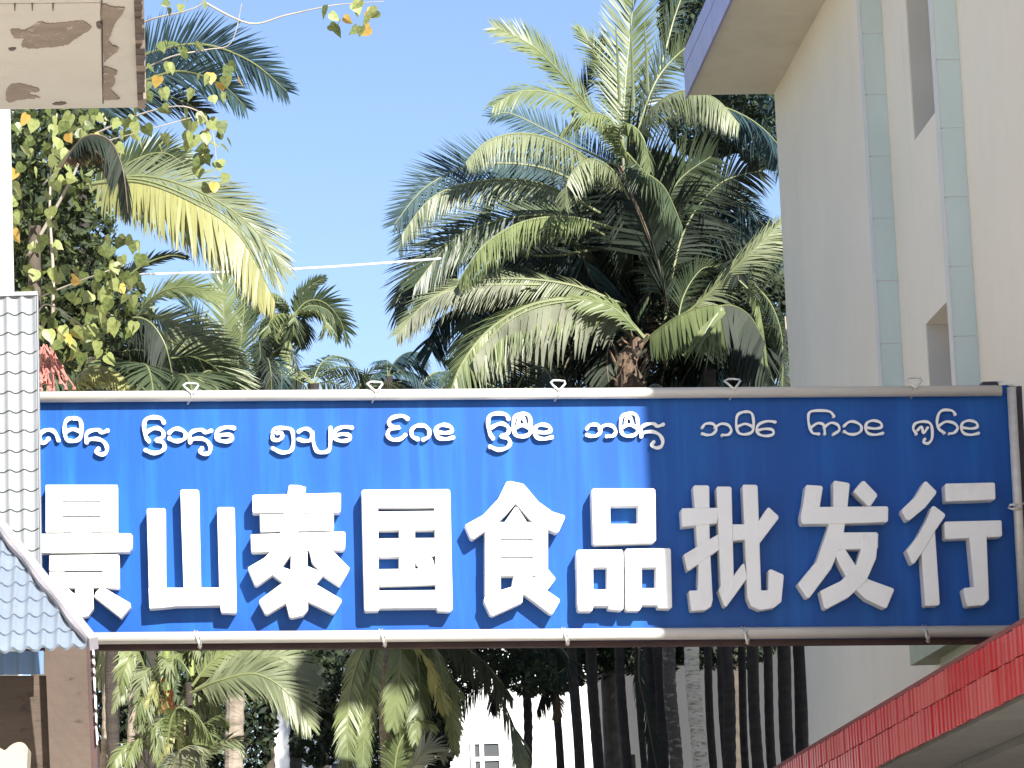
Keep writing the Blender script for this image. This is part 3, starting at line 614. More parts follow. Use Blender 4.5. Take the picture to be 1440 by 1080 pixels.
# ------------------------------------------------------------------ palms
def frond(parent, key, pts, ll, n=38, a=(72, 24), roll=0, beta=-30, droop=.35, wd=None, rs=None, seed=None, stem=None, px=True, trad=None, start=.1, sides=(1, -1), prof=None):
    rd = random.Random(seed if seed is not None else random.random())
    if px:
        Ym = sum(p[2] for p in pts) / len(pts); P3 = [at(*p) for p in pts]; S = Ym / F_PX; LL = ll * S
    else: P3 = [V(p) for p in pts]; LL = ll
    if px and roll > 30 and key in 'lpyw' and P3[-1].x > P3[0].x + .3: roll = -roll     # blade turned up to the light
    # resample curve
    K = 8; C = []
    for i in range(len(P3) - 1):
        A_, B_, C_, D_ = P3[max(i - 1, 0)], P3[i], P3[i + 1], P3[min(i + 2, len(P3) - 1)]
        for j in range(K):
            t = j / K; C.append(.5 * ((2 * B_) + (-A_ + C_) * t + (2 * A_ - 5 * B_ + 4 * C_ - D_) * t * t + (-A_ + 3 * B_ - 3 * C_ + D_) * t ** 3))
    C.append(P3[-1]); NC = len(C)
    cum = [0]
    for i in range(1, NC): cum.append(cum[-1] + (C[i] - C[i - 1]).length)
    tot = cum[-1]
    def pos(s):
        d = s * tot; i = 0
        while i < NC - 2 and cum[i + 1] < d: i += 1
        f = (d - cum[i]) / max(cum[i + 1] - cum[i], 1e-6); p = C[i].lerp(C[i + 1], min(f, 1)); T = (C[min(i + 2, NC - 1)] - C[max(i - 1, 0)]).normalized(); return p, T
    q = MB()
    tr = trad or (.020 * (tot / 2.5) ** .5)
    q.tube(C, [tr * (1 - .8 * i / NC) for i in range(NC)], 5, 1)
    w0 = (wd or max(.028, LL * .052)) * .72; n = int(n * 1.75)
    Z = V((0, 0, 1))
    vs = []; fs = []
    prevS = None
    for i in range(n):
        s = start + (1 - start) * (i + .5) / n
        p, T = pos(s)
        h = T.cross(Z)
        if h.length < .25: h = V((1, 0, 0)) - T * T.x
        S0 = h.normalized()
        if prevS is not None and S0.dot(prevS) < 0: S0 = -S0
        prevS = S0
        N0 = S0.cross(T).normalized()
        r_ = R(roll); Sd = S0 * math.cos(r_) + N0 * math.sin(r_); Nn = N0 * math.cos(r_) - S0 * math.sin(r_)
        u = (s - start) / (1 - start)
        prf = (math.sin(math.pi * (.10 + .86 * u)) ** .55) if prof is None else prof(u)
        for sd2 in sides:
            al = R(a[0] + (a[1] - a[0]) * u + rd.uniform(-6, 6)); be = R(beta + rd.uniform(-9, 9))
            d = T * math.cos(al) + (Sd * (sd2 * math.cos(be)) + Nn * math.sin(be)) * math.sin(al)
            d.normalize(); l = LL * prf * rd.uniform(.86, 1.08)
            W_ = T - d * T.dot(d)
            if W_.length < .05: W_ = Sd.copy()
            W_ = (W_.normalized() + Nn * rd.uniform(-.35, .35)).normalized()
            b0 = len(vs); dr = droop * rd.uniform(.7, 1.3)
            prevp = p.copy(); dd = d.copy(); nseg = 4
            for k, wk in enumerate((.6, 1, .85, .5, .05)):
                if k: 
                    dd = (dd - Z * dr * .5 * (k / nseg)).normalized(); prevp = prevp + dd * (l / nseg)
                hw = W_ * (w0 * wk * .5); vs += [prevp - hw, prevp + hw]
            for k in range(nseg): a0 = b0 + 2 * k; fs.append((a0, a0 + 1, a0 + 3, a0 + 2))
    q.add(vs, fs, 0)
    return q.build('frond', [LM[key], stem or M['stem']], parent, fix=False)
def trunk(parent, base, top, r0, r1, m, ringh=.16, name='trunk', bulge=.05, lean=0):
    q = MB(); base = V(base); top = V(top); L = (top - base).length; n = max(8, int(L / (ringh / 2)))
    rd = random.Random(int(base.x * 1000) + 3)
    pts = [base.lerp(top, i / n) + V((.02 * math.sin(i * .21 + base.x), .02 * math.cos(i * .17), 0)) for i in range(n + 1)]
    rad = [(r0 + (r1 - r0) * i / n) * (1 + (bulge if i % 2 else -bulge) + rd.uniform(-.02, .02)) for i in range(n + 1)]
    q.tube(pts, rad, 12); o = q.build(name, m, parent, smooth=False); return o
def rosette(parent, c, n, L, ll, keys, seed, el=(-25, 75), nl=34, az=None, stem=None):
    rd = random.Random(seed)
    for i in range(n):
        A = R(rd.uniform(0, 360)) if az is None else R(rd.uniform(*az)); E_ = R(rd.uniform(*el)); l = L * rd.uniform(.8, 1.1)
        h = V((math.cos(A), math.sin(A), 0)); up = V((0, 0, 1)); P = [V(c)]; p = V(c); e = E_
        for k in range(5):
            e -= R(12 + 10 * k * (.6 + .4 * math.cos(E_))) ; p = p + (h * math.cos(e) + up * math.sin(e)) * (l / 5); P.append(p)
        frond(parent, rd.choice(keys), P, ll, nl, roll=rd.uniform(-30, 30), beta=rd.uniform(-45, 5), droop=rd.uniform(.3, .6), seed=rd.random(), px=False, stem=stem, wd=.04)

def palm(px, py_top, Y, label, group='palms growing behind the sign', r=.10, tm='trunk', bottom=None, name='palm_tree', ringh=.16):
    top = at(px, py_top, Y); 
    # keep the stem upright
    t = empty(name, (top.x, Y, 0), label, 'palm', group)
    trunk(t, (top.x, Y, 0), top, r * 1.15, r, M[tm], ringh=ringh)
    return t, top
D_ = 42.0
# --- the big crown right of centre
pA, topA = palm(884, 270, 43.6, 'largest palm with arching pale fronds, its crown against the cream building', r=.075, tm='trunk_d')
fl = lambda *a, **k: frond(pA, *a, **k)
fl('l', [(872, 215, 42.0), (840, 170, 41.6), (790, 105, 41.2), (745, 62, 41), (695, 38, 41)], 58, 60, a=(50, 30), roll=75, beta=0, droop=.10)
fl('l', [(885, 230, 41.8), (845, 175, 41.2), (790, 136, 40.8), (735, 128, 40.6), (695, 148, 40.5)], 56, 56, a=(60, 30), roll=55, beta=-10, droop=.35)
fl('p', [(865, 260, 41.6), (810, 212, 41), (745, 188, 40.6), (690, 196, 40.4), (655, 228, 40.3)], 66, 60, a=(75, 50), roll=0, beta=-55, droop=.8)
fl('l', [(878, 260, 42.4), (876, 190, 42.4), (880, 110, 42.5), (888, 30, 42.6), (898, -60, 42.8)], 74, 60, a=(48, 38), roll=12, beta=18, droop=.05, stem=LM['p'])
fl('p', [(889, 200, 41.4), (920, 150, 41), (960, 128, 40.8), (1005, 138, 40.6), (1040, 175, 40.5)], 66, 56, a=(80, 50), roll=10, beta=-58, droop=.8)
fl('b', [(920, 175, 42), (990, 148, 42), (1050, 165, 42), (1095, 205, 42), (1120, 260, 42)], 62, 50, a=(70, 40), roll=20, beta=-45, droop=.6)  # shaded outer part of the arch, put into a bluish frond colour
fl('d', [(800, 180, 43), (830, 110, 43), (845, 70, 43), (850, 55, 43)], 42, 30, a=(50, 25), roll=30, beta=10, droop=.1)
fl('b', [(880, 240, 42.8), (800, 200, 43), (720, 160, 43), (690, 165, 43)], 46, 44, a=(70, 40), roll=70, beta=0, droop=.1)
fl('l', [(890, 200, 42.4), (860, 120, 42.6), (835, 70, 42.8), (812, 40, 42.8)], 46, 36, a=(50, 20), roll=60, beta=0, droop=.25)
fl('g', [(895, 190, 42.6), (930, 90, 43), (950, 20, 43.2), (980, -60, 43.4)], 62, 46, a=(60, 35), roll=60, beta=10, droop=.2)
fl('g', [(895, 190, 42.2), (925, 110, 42.2), (975, 60, 42.4), (1010, 60, 42.6)], 52, 40, a=(60, 35), roll=70, beta=0, droop=.3)
fl('l', [(885, 230, 41.4), (860, 170, 41.2), (825, 160, 41), (790, 185, 41)], 44, 34, a=(70, 40), roll=30, beta=-30, droop=.6)
fl('l', [(890, 235, 41.3), (870, 190, 41), (885, 175, 40.8), (905, 195, 40.7), (915, 240, 40.7)], 44, 34, a=(70, 40), roll=30, beta=-35, droop=.6)
fl('p', [(885, 280, 41.2), (860, 238, 41), (828, 224, 40.8), (800, 250, 40.6), (795, 290, 40.6)], 44, 36, a=(75, 50), roll=10, beta=-50, droop=.7)
fl('g', [(882, 215, 41.2), (905, 240, 41), (935, 265, 41), (960, 320, 41)], 60, 30, a=(80, 50), roll=0, beta=-40, droop=.6)
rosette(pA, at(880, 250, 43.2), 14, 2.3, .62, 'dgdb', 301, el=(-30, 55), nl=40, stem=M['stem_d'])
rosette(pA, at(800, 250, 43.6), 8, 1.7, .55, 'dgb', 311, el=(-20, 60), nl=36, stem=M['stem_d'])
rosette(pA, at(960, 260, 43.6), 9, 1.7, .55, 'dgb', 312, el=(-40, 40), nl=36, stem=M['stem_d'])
# unopened spears
for xx, y0, y1 in ((866, 38, 142), (906, 28, 128), (886, 20, 150)):
    q = MB(); q.tube([at(xx + 5, y1, 41.2), at(xx + 3, (y0 + y1) / 2, 41.1), at(xx, y0, 41.0)], [.022, .018, .006], 6); q.build('spear_leaf', LM['p'], pA)
# --- second palm, left crown behind: bluish fronds with shade put into their colour and grey-green arches
pB, topB = palm(905, 470, 43.4, 'palm whose dark striped fronds fill the middle of the clump', r=.075, tm='trunk_d')
fb = lambda *a, **k: frond(pB, *a, **k)
fb('b', [(840, 270, 43), (760, 235, 43), (670, 232, 42.8), (600, 262, 42.6), (555, 315, 42.5)], 66, 60, a=(62, 30), roll=80, beta=5, droop=.0)
fb('b', [(820, 280, 43), (720, 260, 43), (640, 262, 42.8), (590, 300, 42.6), (560, 350, 42.5)], 60, 50, a=(62, 30), roll=80, beta=-5, droop=.05)
fb('p', [(845, 300, 42.2), (760, 258, 42), (680, 254, 41.8), (610, 276, 41.6), (565, 330, 41.5)], 62, 56, a=(60, 35), roll=20, beta=-52, droop=.5)
fb('g', [(850, 330, 42), (790, 304, 41.8), (710, 308, 41.6), (640, 336, 41.4), (585, 400, 41.3)], 84, 56, a=(50, 25), roll=65, beta=-8, droop=.15)
fb('l', [(860, 320, 41.6), (800, 305, 41.4), (735, 312, 41.2), (680, 345, 41), (645, 395, 41)], 62, 50, a=(62, 40), roll=-10, beta=-55, droop=.6)
fb('d', [(840, 350, 42.6), (760, 360, 42.4), (650, 340, 42.2), (590, 370, 42), (555, 430, 42)], 70, 50, a=(60, 30), roll=60, beta=-5, droop=.2)
fb('p', [(880, 430, 41.8), (800, 400, 41.6), (700, 392, 41.4), (620, 412, 41.2), (558, 470, 41)], 62, 56, a=(60, 30), roll=55, beta=-20, droop=.3)
fb('w', [(760, 400, 41.4), (660, 402, 41.2), (600, 425, 41.1), (560, 470, 41)], 58, 44, a=(60, 30), roll=-10, beta=-50, droop=.6)
fb('l', [(905, 475, 41.4), (850, 425, 41.2), (760, 425, 41), (690, 462, 40.8), (645, 520, 40.7), (628, 580, 40.6)], 84, 70, a=(70, 30), roll=40, beta=-25, droop=.35, trad=.035)
fb('w', [(900, 470, 41.2), (850, 426, 41), (770, 428, 40.8), (710, 455, 40.7), (665, 505, 40.6)], 104, 22, a=(80, 60), roll=0, beta=-70, droop=.8, sides=(1,), wd=.10)
fb('g', [(900, 480, 42.2), (830, 440, 42), (740, 450, 42), (680, 500, 42), (660, 570, 42)], 90, 50, a=(70, 40), roll=20, beta=-45, droop=.6)
fb('l', [(905, 475, 41), (870, 438, 40.9), (840, 425, 40.9), (800, 420, 40.9)], 40, 12, a=(40, 25), roll=60, beta=-10, droop=.5, wd=.06)
# big dark pinnate frond with a brown rachis
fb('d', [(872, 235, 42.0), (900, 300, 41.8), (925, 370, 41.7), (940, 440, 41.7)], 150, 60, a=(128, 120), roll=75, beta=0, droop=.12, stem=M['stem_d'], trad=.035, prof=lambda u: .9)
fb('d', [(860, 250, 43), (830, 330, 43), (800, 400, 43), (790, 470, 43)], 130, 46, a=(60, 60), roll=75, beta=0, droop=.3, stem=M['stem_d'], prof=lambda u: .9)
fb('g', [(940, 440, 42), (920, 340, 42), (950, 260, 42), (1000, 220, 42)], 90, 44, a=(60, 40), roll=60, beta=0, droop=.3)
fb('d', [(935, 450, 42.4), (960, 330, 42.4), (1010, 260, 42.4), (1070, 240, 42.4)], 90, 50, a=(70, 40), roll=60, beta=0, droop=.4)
fb('b', [(960, 300, 43), (1000, 270, 43), (1050, 290, 43), (1090, 340, 43)], 60, 30, a=(70, 40), roll=40, beta=-20, droop=.5)
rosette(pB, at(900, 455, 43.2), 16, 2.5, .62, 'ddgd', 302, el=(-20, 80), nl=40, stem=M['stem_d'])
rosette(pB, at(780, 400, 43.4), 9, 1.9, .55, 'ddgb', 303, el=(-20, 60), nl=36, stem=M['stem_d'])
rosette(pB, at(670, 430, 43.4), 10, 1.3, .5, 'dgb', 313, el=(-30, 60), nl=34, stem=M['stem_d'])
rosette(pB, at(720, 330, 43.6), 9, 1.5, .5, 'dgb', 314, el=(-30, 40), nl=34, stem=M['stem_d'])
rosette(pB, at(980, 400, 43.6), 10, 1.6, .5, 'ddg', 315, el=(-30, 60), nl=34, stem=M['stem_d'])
q = MB(); tb_ = topB
q.tube([at(895, 560, 41.9), at(885, 535, 41.8), at(880, 505, 41.7), at(900, 480, 41.7), at(912, 472, 41.6)], [.15, .17, .14, .07, .03], 14); q.build('leaf_sheath', M['fibre'], pB, smooth=True)
rd = random.Random(77)
for k in range(26):      # torn fibres and old leaf bases
    x, y = rd.uniform(862, 905), rd.uniform(480, 552); q = MB(); a_ = at(x, y, 41.55); b_ = at(x + rd.uniform(-14, 14), y - rd.uniform(8, 30), 41.45)
    q.tube([a_, a_.lerp(b_, .5) + V((rd.uniform(-.04, .04), 0, 0)), b_], [.022, .016, .004], 5); q.build('old_leaf_base', rd.choice((M['fibre'], M['stem_d'], LM['w'], M['trunk_d'])), pB)
# --- third palm at the right with the fan-like hanging frond
pC, topC = palm(1000, 520, 41.5, 'palm with a fan frond coloured as half lit, half shaded, just above the sign beside the cream wall', r=.07, tm='trunk_d')
fc = lambda *a, **k: frond(pC, *a, **k)
fc('l', [(905, 480, 41.2), (945, 450, 40.9), (985, 432, 40.7), (1012, 430, 40.6), (1020, 440, 40.6)], 95, 34, a=(100, 75), roll=0, beta=-75, droop=.45, wd=.07, sides=(1, -1), prof=lambda u: .45 + .55 * u)
fc('d', [(1000, 432, 40.9), (1030, 430, 40.9), (1055, 445, 40.9), (1075, 480, 40.9)], 105, 34, a=(90, 50), roll=0, beta=-75, droop=.6, wd=.08, prof=lambda u: .8)  # dark half of the fan, its shade put into the colour
fc('p', [(960, 445, 41.4), (1000, 410, 41.3), (1050, 360, 41.2), (1105, 305, 41.2)], 62, 40, a=(45, 30), roll=60, beta=-20, droop=.4)
fc('g', [(1000, 430, 41.8), (1040, 380, 41.7), (1080, 340, 41.7), (1110, 330, 41.7)], 62, 30, a=(70, 40), roll=20, beta=-55, droop=.7)
fc('l', [(1040, 395, 41.1), (1062, 420, 41), (1072, 460, 41), (1082, 540, 41)], 26, 22, a=(50, 30), roll=60, beta=-20, droop=.4, wd=.05)
fc('g', [(1060, 400, 41.6), (1085, 430, 41.6), (1100, 480, 41.6), (1100, 560, 41.6)], 40, 24, a=(70, 40), roll=20, beta=-45, droop=.6)
fc('g', [(950, 480, 41.6), (960, 420, 41.6), (985, 380, 41.6), (1010, 375, 41.6)], 40, 24, a=(60, 30), roll=50, beta=-10, droop=.4)
fc('d', [(960, 500, 41.9), (1000, 470, 41.9), (1050, 480, 41.9), (1090, 540, 41.9)], 90, 34, a=(80, 50), roll=10, beta=-60, droop=.6)
rosette(pC, at(1030, 480, 42.6), 12, 1.9, .55, 'dgdb', 304, el=(-20, 80), nl=36, stem=M['stem_d'])
q = MB(); q.tube([at(1107, 548, 40.5), at(1101, 500, 40.5), at(1106, 470, 40.5), at(1104, 445, 40.5)], .012, 5); q.build('aerial_root', M['twig'], pC)

# ---- the row of stems under the sign, each with its own hidden crown
STEMS = [ # px at y=1000, top px y, Y, radius, material, leaf keys
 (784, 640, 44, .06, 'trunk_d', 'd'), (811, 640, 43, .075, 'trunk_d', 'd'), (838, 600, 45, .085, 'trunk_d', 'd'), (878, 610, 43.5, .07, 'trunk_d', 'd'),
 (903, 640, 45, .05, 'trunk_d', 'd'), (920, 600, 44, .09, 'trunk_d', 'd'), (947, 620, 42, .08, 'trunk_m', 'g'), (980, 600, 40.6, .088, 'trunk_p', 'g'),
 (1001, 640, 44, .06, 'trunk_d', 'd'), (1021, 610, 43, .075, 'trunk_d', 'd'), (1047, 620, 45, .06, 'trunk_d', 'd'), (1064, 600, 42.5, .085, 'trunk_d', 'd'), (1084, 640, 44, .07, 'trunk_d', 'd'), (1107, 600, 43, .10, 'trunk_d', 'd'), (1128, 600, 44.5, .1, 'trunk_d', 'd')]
where = ['dark slim palm stem first to the right of the far white building', 'dark palm stem between two slivers of the white building', 'broad dark palm stem right of the white slivers', 'dark palm stem before the grey wall, left of the leaning frond', 'thin dark palm stem beside the leaning frond', 'thick dark palm stem left of the two paler stems', 'ringed palm stem with mottled bark', 'ringed palm stem with sunlight put into its pale bark, the palest of the row', 'thin dark stem touching the right of the palest stem', 'dark palm stem second to the right of the palest stem', 'slim dark palm stem left of the brownish one', 'brownish palm stem right of the middle of the grey gaps', 'dark palm stem just right of the brownish one', 'broad dark stem close to the cream building corner', 'dark stem half hidden by the cream building corner']
for i, (px_, pt, Y, r_, tm_, kk) in enumerate(STEMS):
    c = at(px_, 1000, Y); topz = at(px_, pt, Y).z
    t = empty('palm_tree', (c.x, Y, 0), where[i], 'palm', 'palm stems in the row under the sign')
    c = V((c.x, Y, 0)); topp = V((c.x - .02, Y, topz))
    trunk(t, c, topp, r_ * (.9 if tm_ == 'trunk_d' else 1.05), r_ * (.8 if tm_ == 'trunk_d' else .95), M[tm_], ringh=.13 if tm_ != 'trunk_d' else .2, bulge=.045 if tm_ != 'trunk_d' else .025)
    rosette(t, topp, 5, 1.7, .5, kk, 40 + i, el=(-10, 70), nl=26, stem=M['stem_d'])

def stuff_crown(parent, boxes, n, m, size, seed, name='crown'):
    """leaf faces spread through several ellipsoids (px,py,Y,rx,ry,ryd)"""
    rd = random.Random(seed); q = MB()
    tot = sum(b[3] * b[4] for b in boxes)
    vs, fs, ms = [], [], []
    nm = len(m) if isinstance(m, list) else 1
    for (px_, py_, Y, rx_, ry_, dy) in boxes:
        for _ in range(int(n * rx_ * ry_ / tot)):
            while True:
                a, b_, c_ = rd.uniform(-1, 1), rd.uniform(-1, 1), rd.uniform(-1, 1)
                if a * a + b_ * b_ + c_ * c_ < 1: break
            if rd.random() < .5:
                k = 1 / max(.3, math.sqrt(a * a + b_ * b_ + c_ * c_)); k = k ** .7; a, b_, c_ = a * k, b_ * k, c_ * k
            p = at(px_ + a * rx_, py_ + b_ * ry_, Y + c_ * dy)
            s_ = size * rd.uniform(.6, 1.3)
            u = V((rd.gauss(0, 1), rd.gauss(0, 1), rd.gauss(0, .6))).normalized(); w_ = V((rd.gauss(0, 1.1), rd.gauss(0, .9), -.8)).normalized()
            u = (u - w_ * u.dot(w_)).normalized()
            b0 = len(vs); vs += [p - w_ * s_, p + u * s_ * .42, p + w_ * s_, p - u * s_ * .42]; fs.append((b0, b0 + 1, b0 + 2, b0 + 3)); ms.append(rd.randrange(nm))
    q.v = [tuple(v_) for v_ in vs]; q.f = fs; q.m = ms
    o = q.build(name, m, parent, fix=False); o['kind'] = 'stuff'; return o
def tree(px_, Y, ztop, label, cat='tree', r=.16, name='broadleaf_tree'):
    c = at(px_, 700, Y); t = empty(name, (c.x, Y, 0), label, cat)
    trunk(t, (c.x, Y, 0), (c.x + .1, Y, ztop), r, r * .5, M['bark'], ringh=.5, bulge=.02)
    return t
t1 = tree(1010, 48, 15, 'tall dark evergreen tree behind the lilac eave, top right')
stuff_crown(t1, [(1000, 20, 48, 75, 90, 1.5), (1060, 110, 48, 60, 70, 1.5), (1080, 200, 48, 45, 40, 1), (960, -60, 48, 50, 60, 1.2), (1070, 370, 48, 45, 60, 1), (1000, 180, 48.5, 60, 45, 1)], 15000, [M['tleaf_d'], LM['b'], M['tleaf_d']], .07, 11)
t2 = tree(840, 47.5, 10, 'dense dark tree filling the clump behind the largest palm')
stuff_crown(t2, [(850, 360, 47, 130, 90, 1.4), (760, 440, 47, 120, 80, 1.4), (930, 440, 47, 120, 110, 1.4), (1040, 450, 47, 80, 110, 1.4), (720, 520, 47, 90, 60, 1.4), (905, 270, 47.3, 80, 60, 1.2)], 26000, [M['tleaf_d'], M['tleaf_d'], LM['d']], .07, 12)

# ---- palms at the left
pD, _ = palm(120, 250, 33.0, 'palm at the left whose yellow frond arches out over the sky', group='palms at the left', r=.05, tm='trunk_d')
fd = lambda *a, **k: frond(pD, *a, **k)
fd('b', [(110, 120, 33.4), (200, 78, 33.2), (280, 62, 33), (350, 85, 33), (403, 128, 33)], 66, 62, a=(70, 28), roll=65, beta=0, droop=.12)
fd('b', [(110, 170, 33.4), (180, 125, 33.2), (250, 100, 33.1), (310, 118, 33), (345, 150, 33)], 62, 52, a=(60, 28), roll=60, beta=-10, droop=.1)
fd('d', [(60, 190, 33.6), (150, 150, 33.6), (230, 135, 33.6), (290, 160, 33.6)], 60, 40, a=(60, 30), roll=60, beta=0, droop=.15)
fd('y', [(110, 262, 32.4), (190, 256, 32), (265, 282, 31.8), (335, 330, 31.7), (385, 420, 31.7)], 98, 80, a=(75, 28), roll=-5, beta=-62, droop=.55, sides=(-1, 1), wd=.05)
fd('p', [(110, 262, 32.6), (190, 252, 32.3), (265, 276, 32.1), (335, 318, 32), (395, 395, 32)], 84, 62, a=(42, 18), roll=75, beta=15, droop=.06, sides=(1,))
fd('g', [(120, 275, 33), (180, 230, 33), (230, 215, 33), (270, 240, 33)], 50, 34, a=(50, 30), roll=60, beta=0, droop=.1)
fd('d', [(85, 235, 27.2), (118, 194, 27.0), (152, 196, 26.9), (172, 235, 26.8), (180, 300, 26.8)], 60, 60, a=(60, 22), roll=10, beta=-60, droop=.8, stem=M['stem_d'])
fd('r', [(80, 235, 27.4), (115, 200, 27.2), (148, 204, 27.1), (166, 245, 27)], 50, 40, a=(60, 30), roll=0, beta=-60, droop=.8)
fd('p', [(120, 262, 32.9), (200, 248, 32.6), (280, 270, 32.4), (350, 315, 32.3), (398, 378, 32.3)], 80, 70, a=(48, 18), roll=60, beta=10, droop=.1)
fd('l', [(120, 270, 33.2), (170, 240, 33.2), (220, 225, 33.2), (262, 232, 33.2)], 62, 50, a=(48, 22), roll=65, beta=5, droop=.06)
pE, _ = palm(150, 470, 31.0, 'low dark palm with drooping brown-green fronds above the left of the sign', group='palms at the left', r=.05, tm='trunk_d')
fe = lambda *a, **k: frond(pE, *a, **k)
fe('d', [(110, 520, 31), (150, 460, 30.8), (200, 448, 30.6), (230, 480, 30.5), (245, 540, 30.5)], 70, 44, a=(65, 40), roll=10, beta=-55, droop=.7)
fe('d', [(120, 520, 31.2), (150, 430, 31), (190, 380, 31), (235, 360, 31), (262, 362, 31)], 30, 34, a=(50, 20), roll=50, beta=0, droop=.1)
fe('y', [(90, 560, 30.6), (120, 520, 30.4), (160, 520, 30.3), (200, 560, 30.3)], 50, 26, a=(70, 40), roll=10, beta=-50, droop=.6)
fe('g', [(130, 560, 31), (160, 500, 31), (220, 500, 31), (270, 560, 31)], 60, 34, a=(65, 40), roll=30, beta=-30, droop=.5)
pF, _ = palm(200, 500, 34.0, 'palm with broad pale green fronds just above the sign, left side', group='palms at the left', r=.05, tm='trunk_d')
ff = lambda *a, **k: frond(pF, *a, **k)
ff('l', [(185, 455, 34), (220, 415, 33.8), (265, 404, 33.6), (312, 420, 33.5)], 42, 40, a=(45, 22), roll=65, beta=0, droop=.15)
ff('p', [(205, 460, 33.6), (245, 482, 33.4), (295, 505, 33.2), (342, 548, 33.1)], 66, 54, a=(60, 25), roll=65, beta=-10, droop=.25)
ff('p', [(200, 440, 33.8), (250, 455, 33.6), (300, 490, 33.4), (335, 540, 33.3)], 66, 44, a=(50, 20), roll=70, beta=0, droop=.2)
ff('g', [(190, 480, 33.9), (225, 500, 33.8), (265, 530, 33.7), (290, 575, 33.7)], 60, 36, a=(65, 40), roll=20, beta=-40, droop=.5)
pG, _ = palm(318, 560, 36.0, 'young palm with one upright yellow-green frond left of the small distant palm', group='palms at the left', r=.09)
frond(pG, 'l', [(317, 620, 36), (316, 540, 36), (315, 460, 36), (312, 375, 36.1)], 52, 46, a=(55, 30), roll=10, beta=5, droop=.05, stem=LM['p'])
frond(pG, 'g', [(317, 620, 36.2), (330, 540, 36.2), (340, 470, 36.2), (345, 410, 36.2)], 48, 36, a=(55, 30), roll=20, beta=5, droop=.1)
frond(pG, 'b', [(317, 600, 36.6), (290, 500, 36.6), (268, 430, 36.6), (240, 400, 36.6)], 42, 36, a=(55, 30), roll=40, beta=5, droop=.1)
# small distant palm
pH, _ = palm(400, 445, 60.0, 'small distant palm with a ragged round crown above the sign, left of the sky gap', r=.10, group='small distant palms', tm='trunk_d')
fh = lambda *a, **k: frond(pH, *a, **k)
fh('g', [(408, 450, 60), (430, 425, 60), (455, 425, 60), (478, 450, 60), (488, 482, 60)], 36, 26, a=(70, 30), roll=60, beta=0, droop=.2, wd=.06)
fh('g', [(410, 450, 60), (435, 430, 60), (465, 440, 60), (475, 475, 60)], 34, 24, a=(70, 30), roll=0, beta=-55, droop=.6, wd=.06)
fh('g', [(412, 446, 60), (420, 420, 60), (440, 400, 60), (455, 392, 60)], 22, 16, a=(50, 20), roll=60, beta=0, droop=.0, wd=.06)
fh('l', [(416, 438, 59.5), (414, 450, 59.5), (406, 480, 59.5), (402, 510, 59.5)], 26, 16, a=(40, 20), roll=10, beta=0, droop=.3, wd=.06)
fh('g', [(412, 446, 60), (395, 440, 60), (375, 460, 60), (365, 500, 60)], 34, 24, a=(70, 30), roll=20, beta=-40, droop=.5, wd=.06)
fh('g', [(410, 446, 60), (390, 425, 60), (365, 428, 60), (345, 455, 60)], 30, 20, a=(60, 30), roll=50, beta=-10, droop=.2, wd=.06)
fh('g', [(360, 560, 60), (375, 500, 60), (395, 460, 60), (405, 445, 60)], 36, 26, a=(60, 40), roll=60, beta=0, droop=.2, wd=.06)
rosette(pH, at(412, 447, 60), 11, 1.05, .36, 'gglb', 601, el=(-10, 85), nl=20)
for i, (x, y, L, kk, lab) in enumerate(((365, 545, 2.2, 'db', 'dark low palm crown just above the sign left of the sky gap'), (440, 540, 1.9, 'gl', 'bushy green palm crown under the small distant palm'), (500, 560, 1.6, 'gp', 'pale spiky palm crown low in the sky gap'), (545, 530, 1.4, 'b', 'tiny bluish distant palm at the foot of the sky gap'), (590, 552, 1.6, 'bp', 'low feathery palm crown left of the big clump'))):
    p, tp = palm(x, y, 58 + i, lab, r=.10, group='small distant palms', tm='trunk_d')
    rosette(p, tp, 9, L * .8, .42, kk, 70 + i, el=(5, 88), nl=18, stem=M['stem'])

# heart-leaved tree close behind the sign at the left
ht = tree(40, 28.5, 8.3, 'heart-leaved tree with yellowing leaves at the left edge', r=.10, name='heart_leaved_tree')
def twig(pts, r0=.012):
    q = MB(); P = crom2(pts); q.tube([at(*p) for p in P], [r0 * (1 - .7 * i / len(P)) for i in range(len(P))], 5); return q.build('branch', M['twig'], ht, smooth=True)
def crom2(P):
    out = []
    for i in range(len(P) - 1):
        a, b_, c_, d = P[max(i - 1, 0)], P[i], P[i + 1], P[min(i + 2, len(P) - 1)]
        for j in range(5):
            t = j / 5; out.append(tuple(.5 * ((2 * b_[m]) + (-a[m] + c_[m]) * t + (2 * a[m] - 5 * b_[m] + 4 * c_[m] - d[m]) * t * t + (-a[m] + 3 * b_[m] - 3 * c_[m] + d[m]) * t ** 3) for m in range(3)))
    out.append(P[-1]); return out
BR = [
 [(150, 60, 28.4), (205, 30, 28.2), (260, 16, 28), (285, 4, 28), (300, -20, 28)],
 [(285, 2, 28), (350, 33, 28), (400, 22, 28), (445, 12, 28), (480, 6, 28), (540, 2, 28)],
 [(120, 150, 28.4), (190, 105, 28.2), (240, 80, 28), (290, 70, 28), (325, 60, 28), (340, 5, 28)],
 [(130, 190, 28.4), (200, 160, 28.2), (260, 150, 28), (295, 175, 28), (305, 235, 28)],
 [(60, 260, 28.4), (120, 210, 28.2), (200, 185, 28), (270, 165, 28)],
 [(50, 420, 28.4), (100, 400, 28.2), (140, 385, 28), (185, 370, 28)],
 [(40, 360, 28.4), (80, 290, 28.3), (110, 230, 28.2), (120, 170, 28.2)],
 [(40, 480, 28.4), (60, 430, 28.2), (90, 440, 28), (130, 470, 28)],
 [(70, 560, 28.4), (75, 400, 28.4), (70, 280, 28.4), (80, 160, 28.4)],
]
for i, b_ in enumerate(BR): twig(b_, .02 if i in (6, 8) else .010)
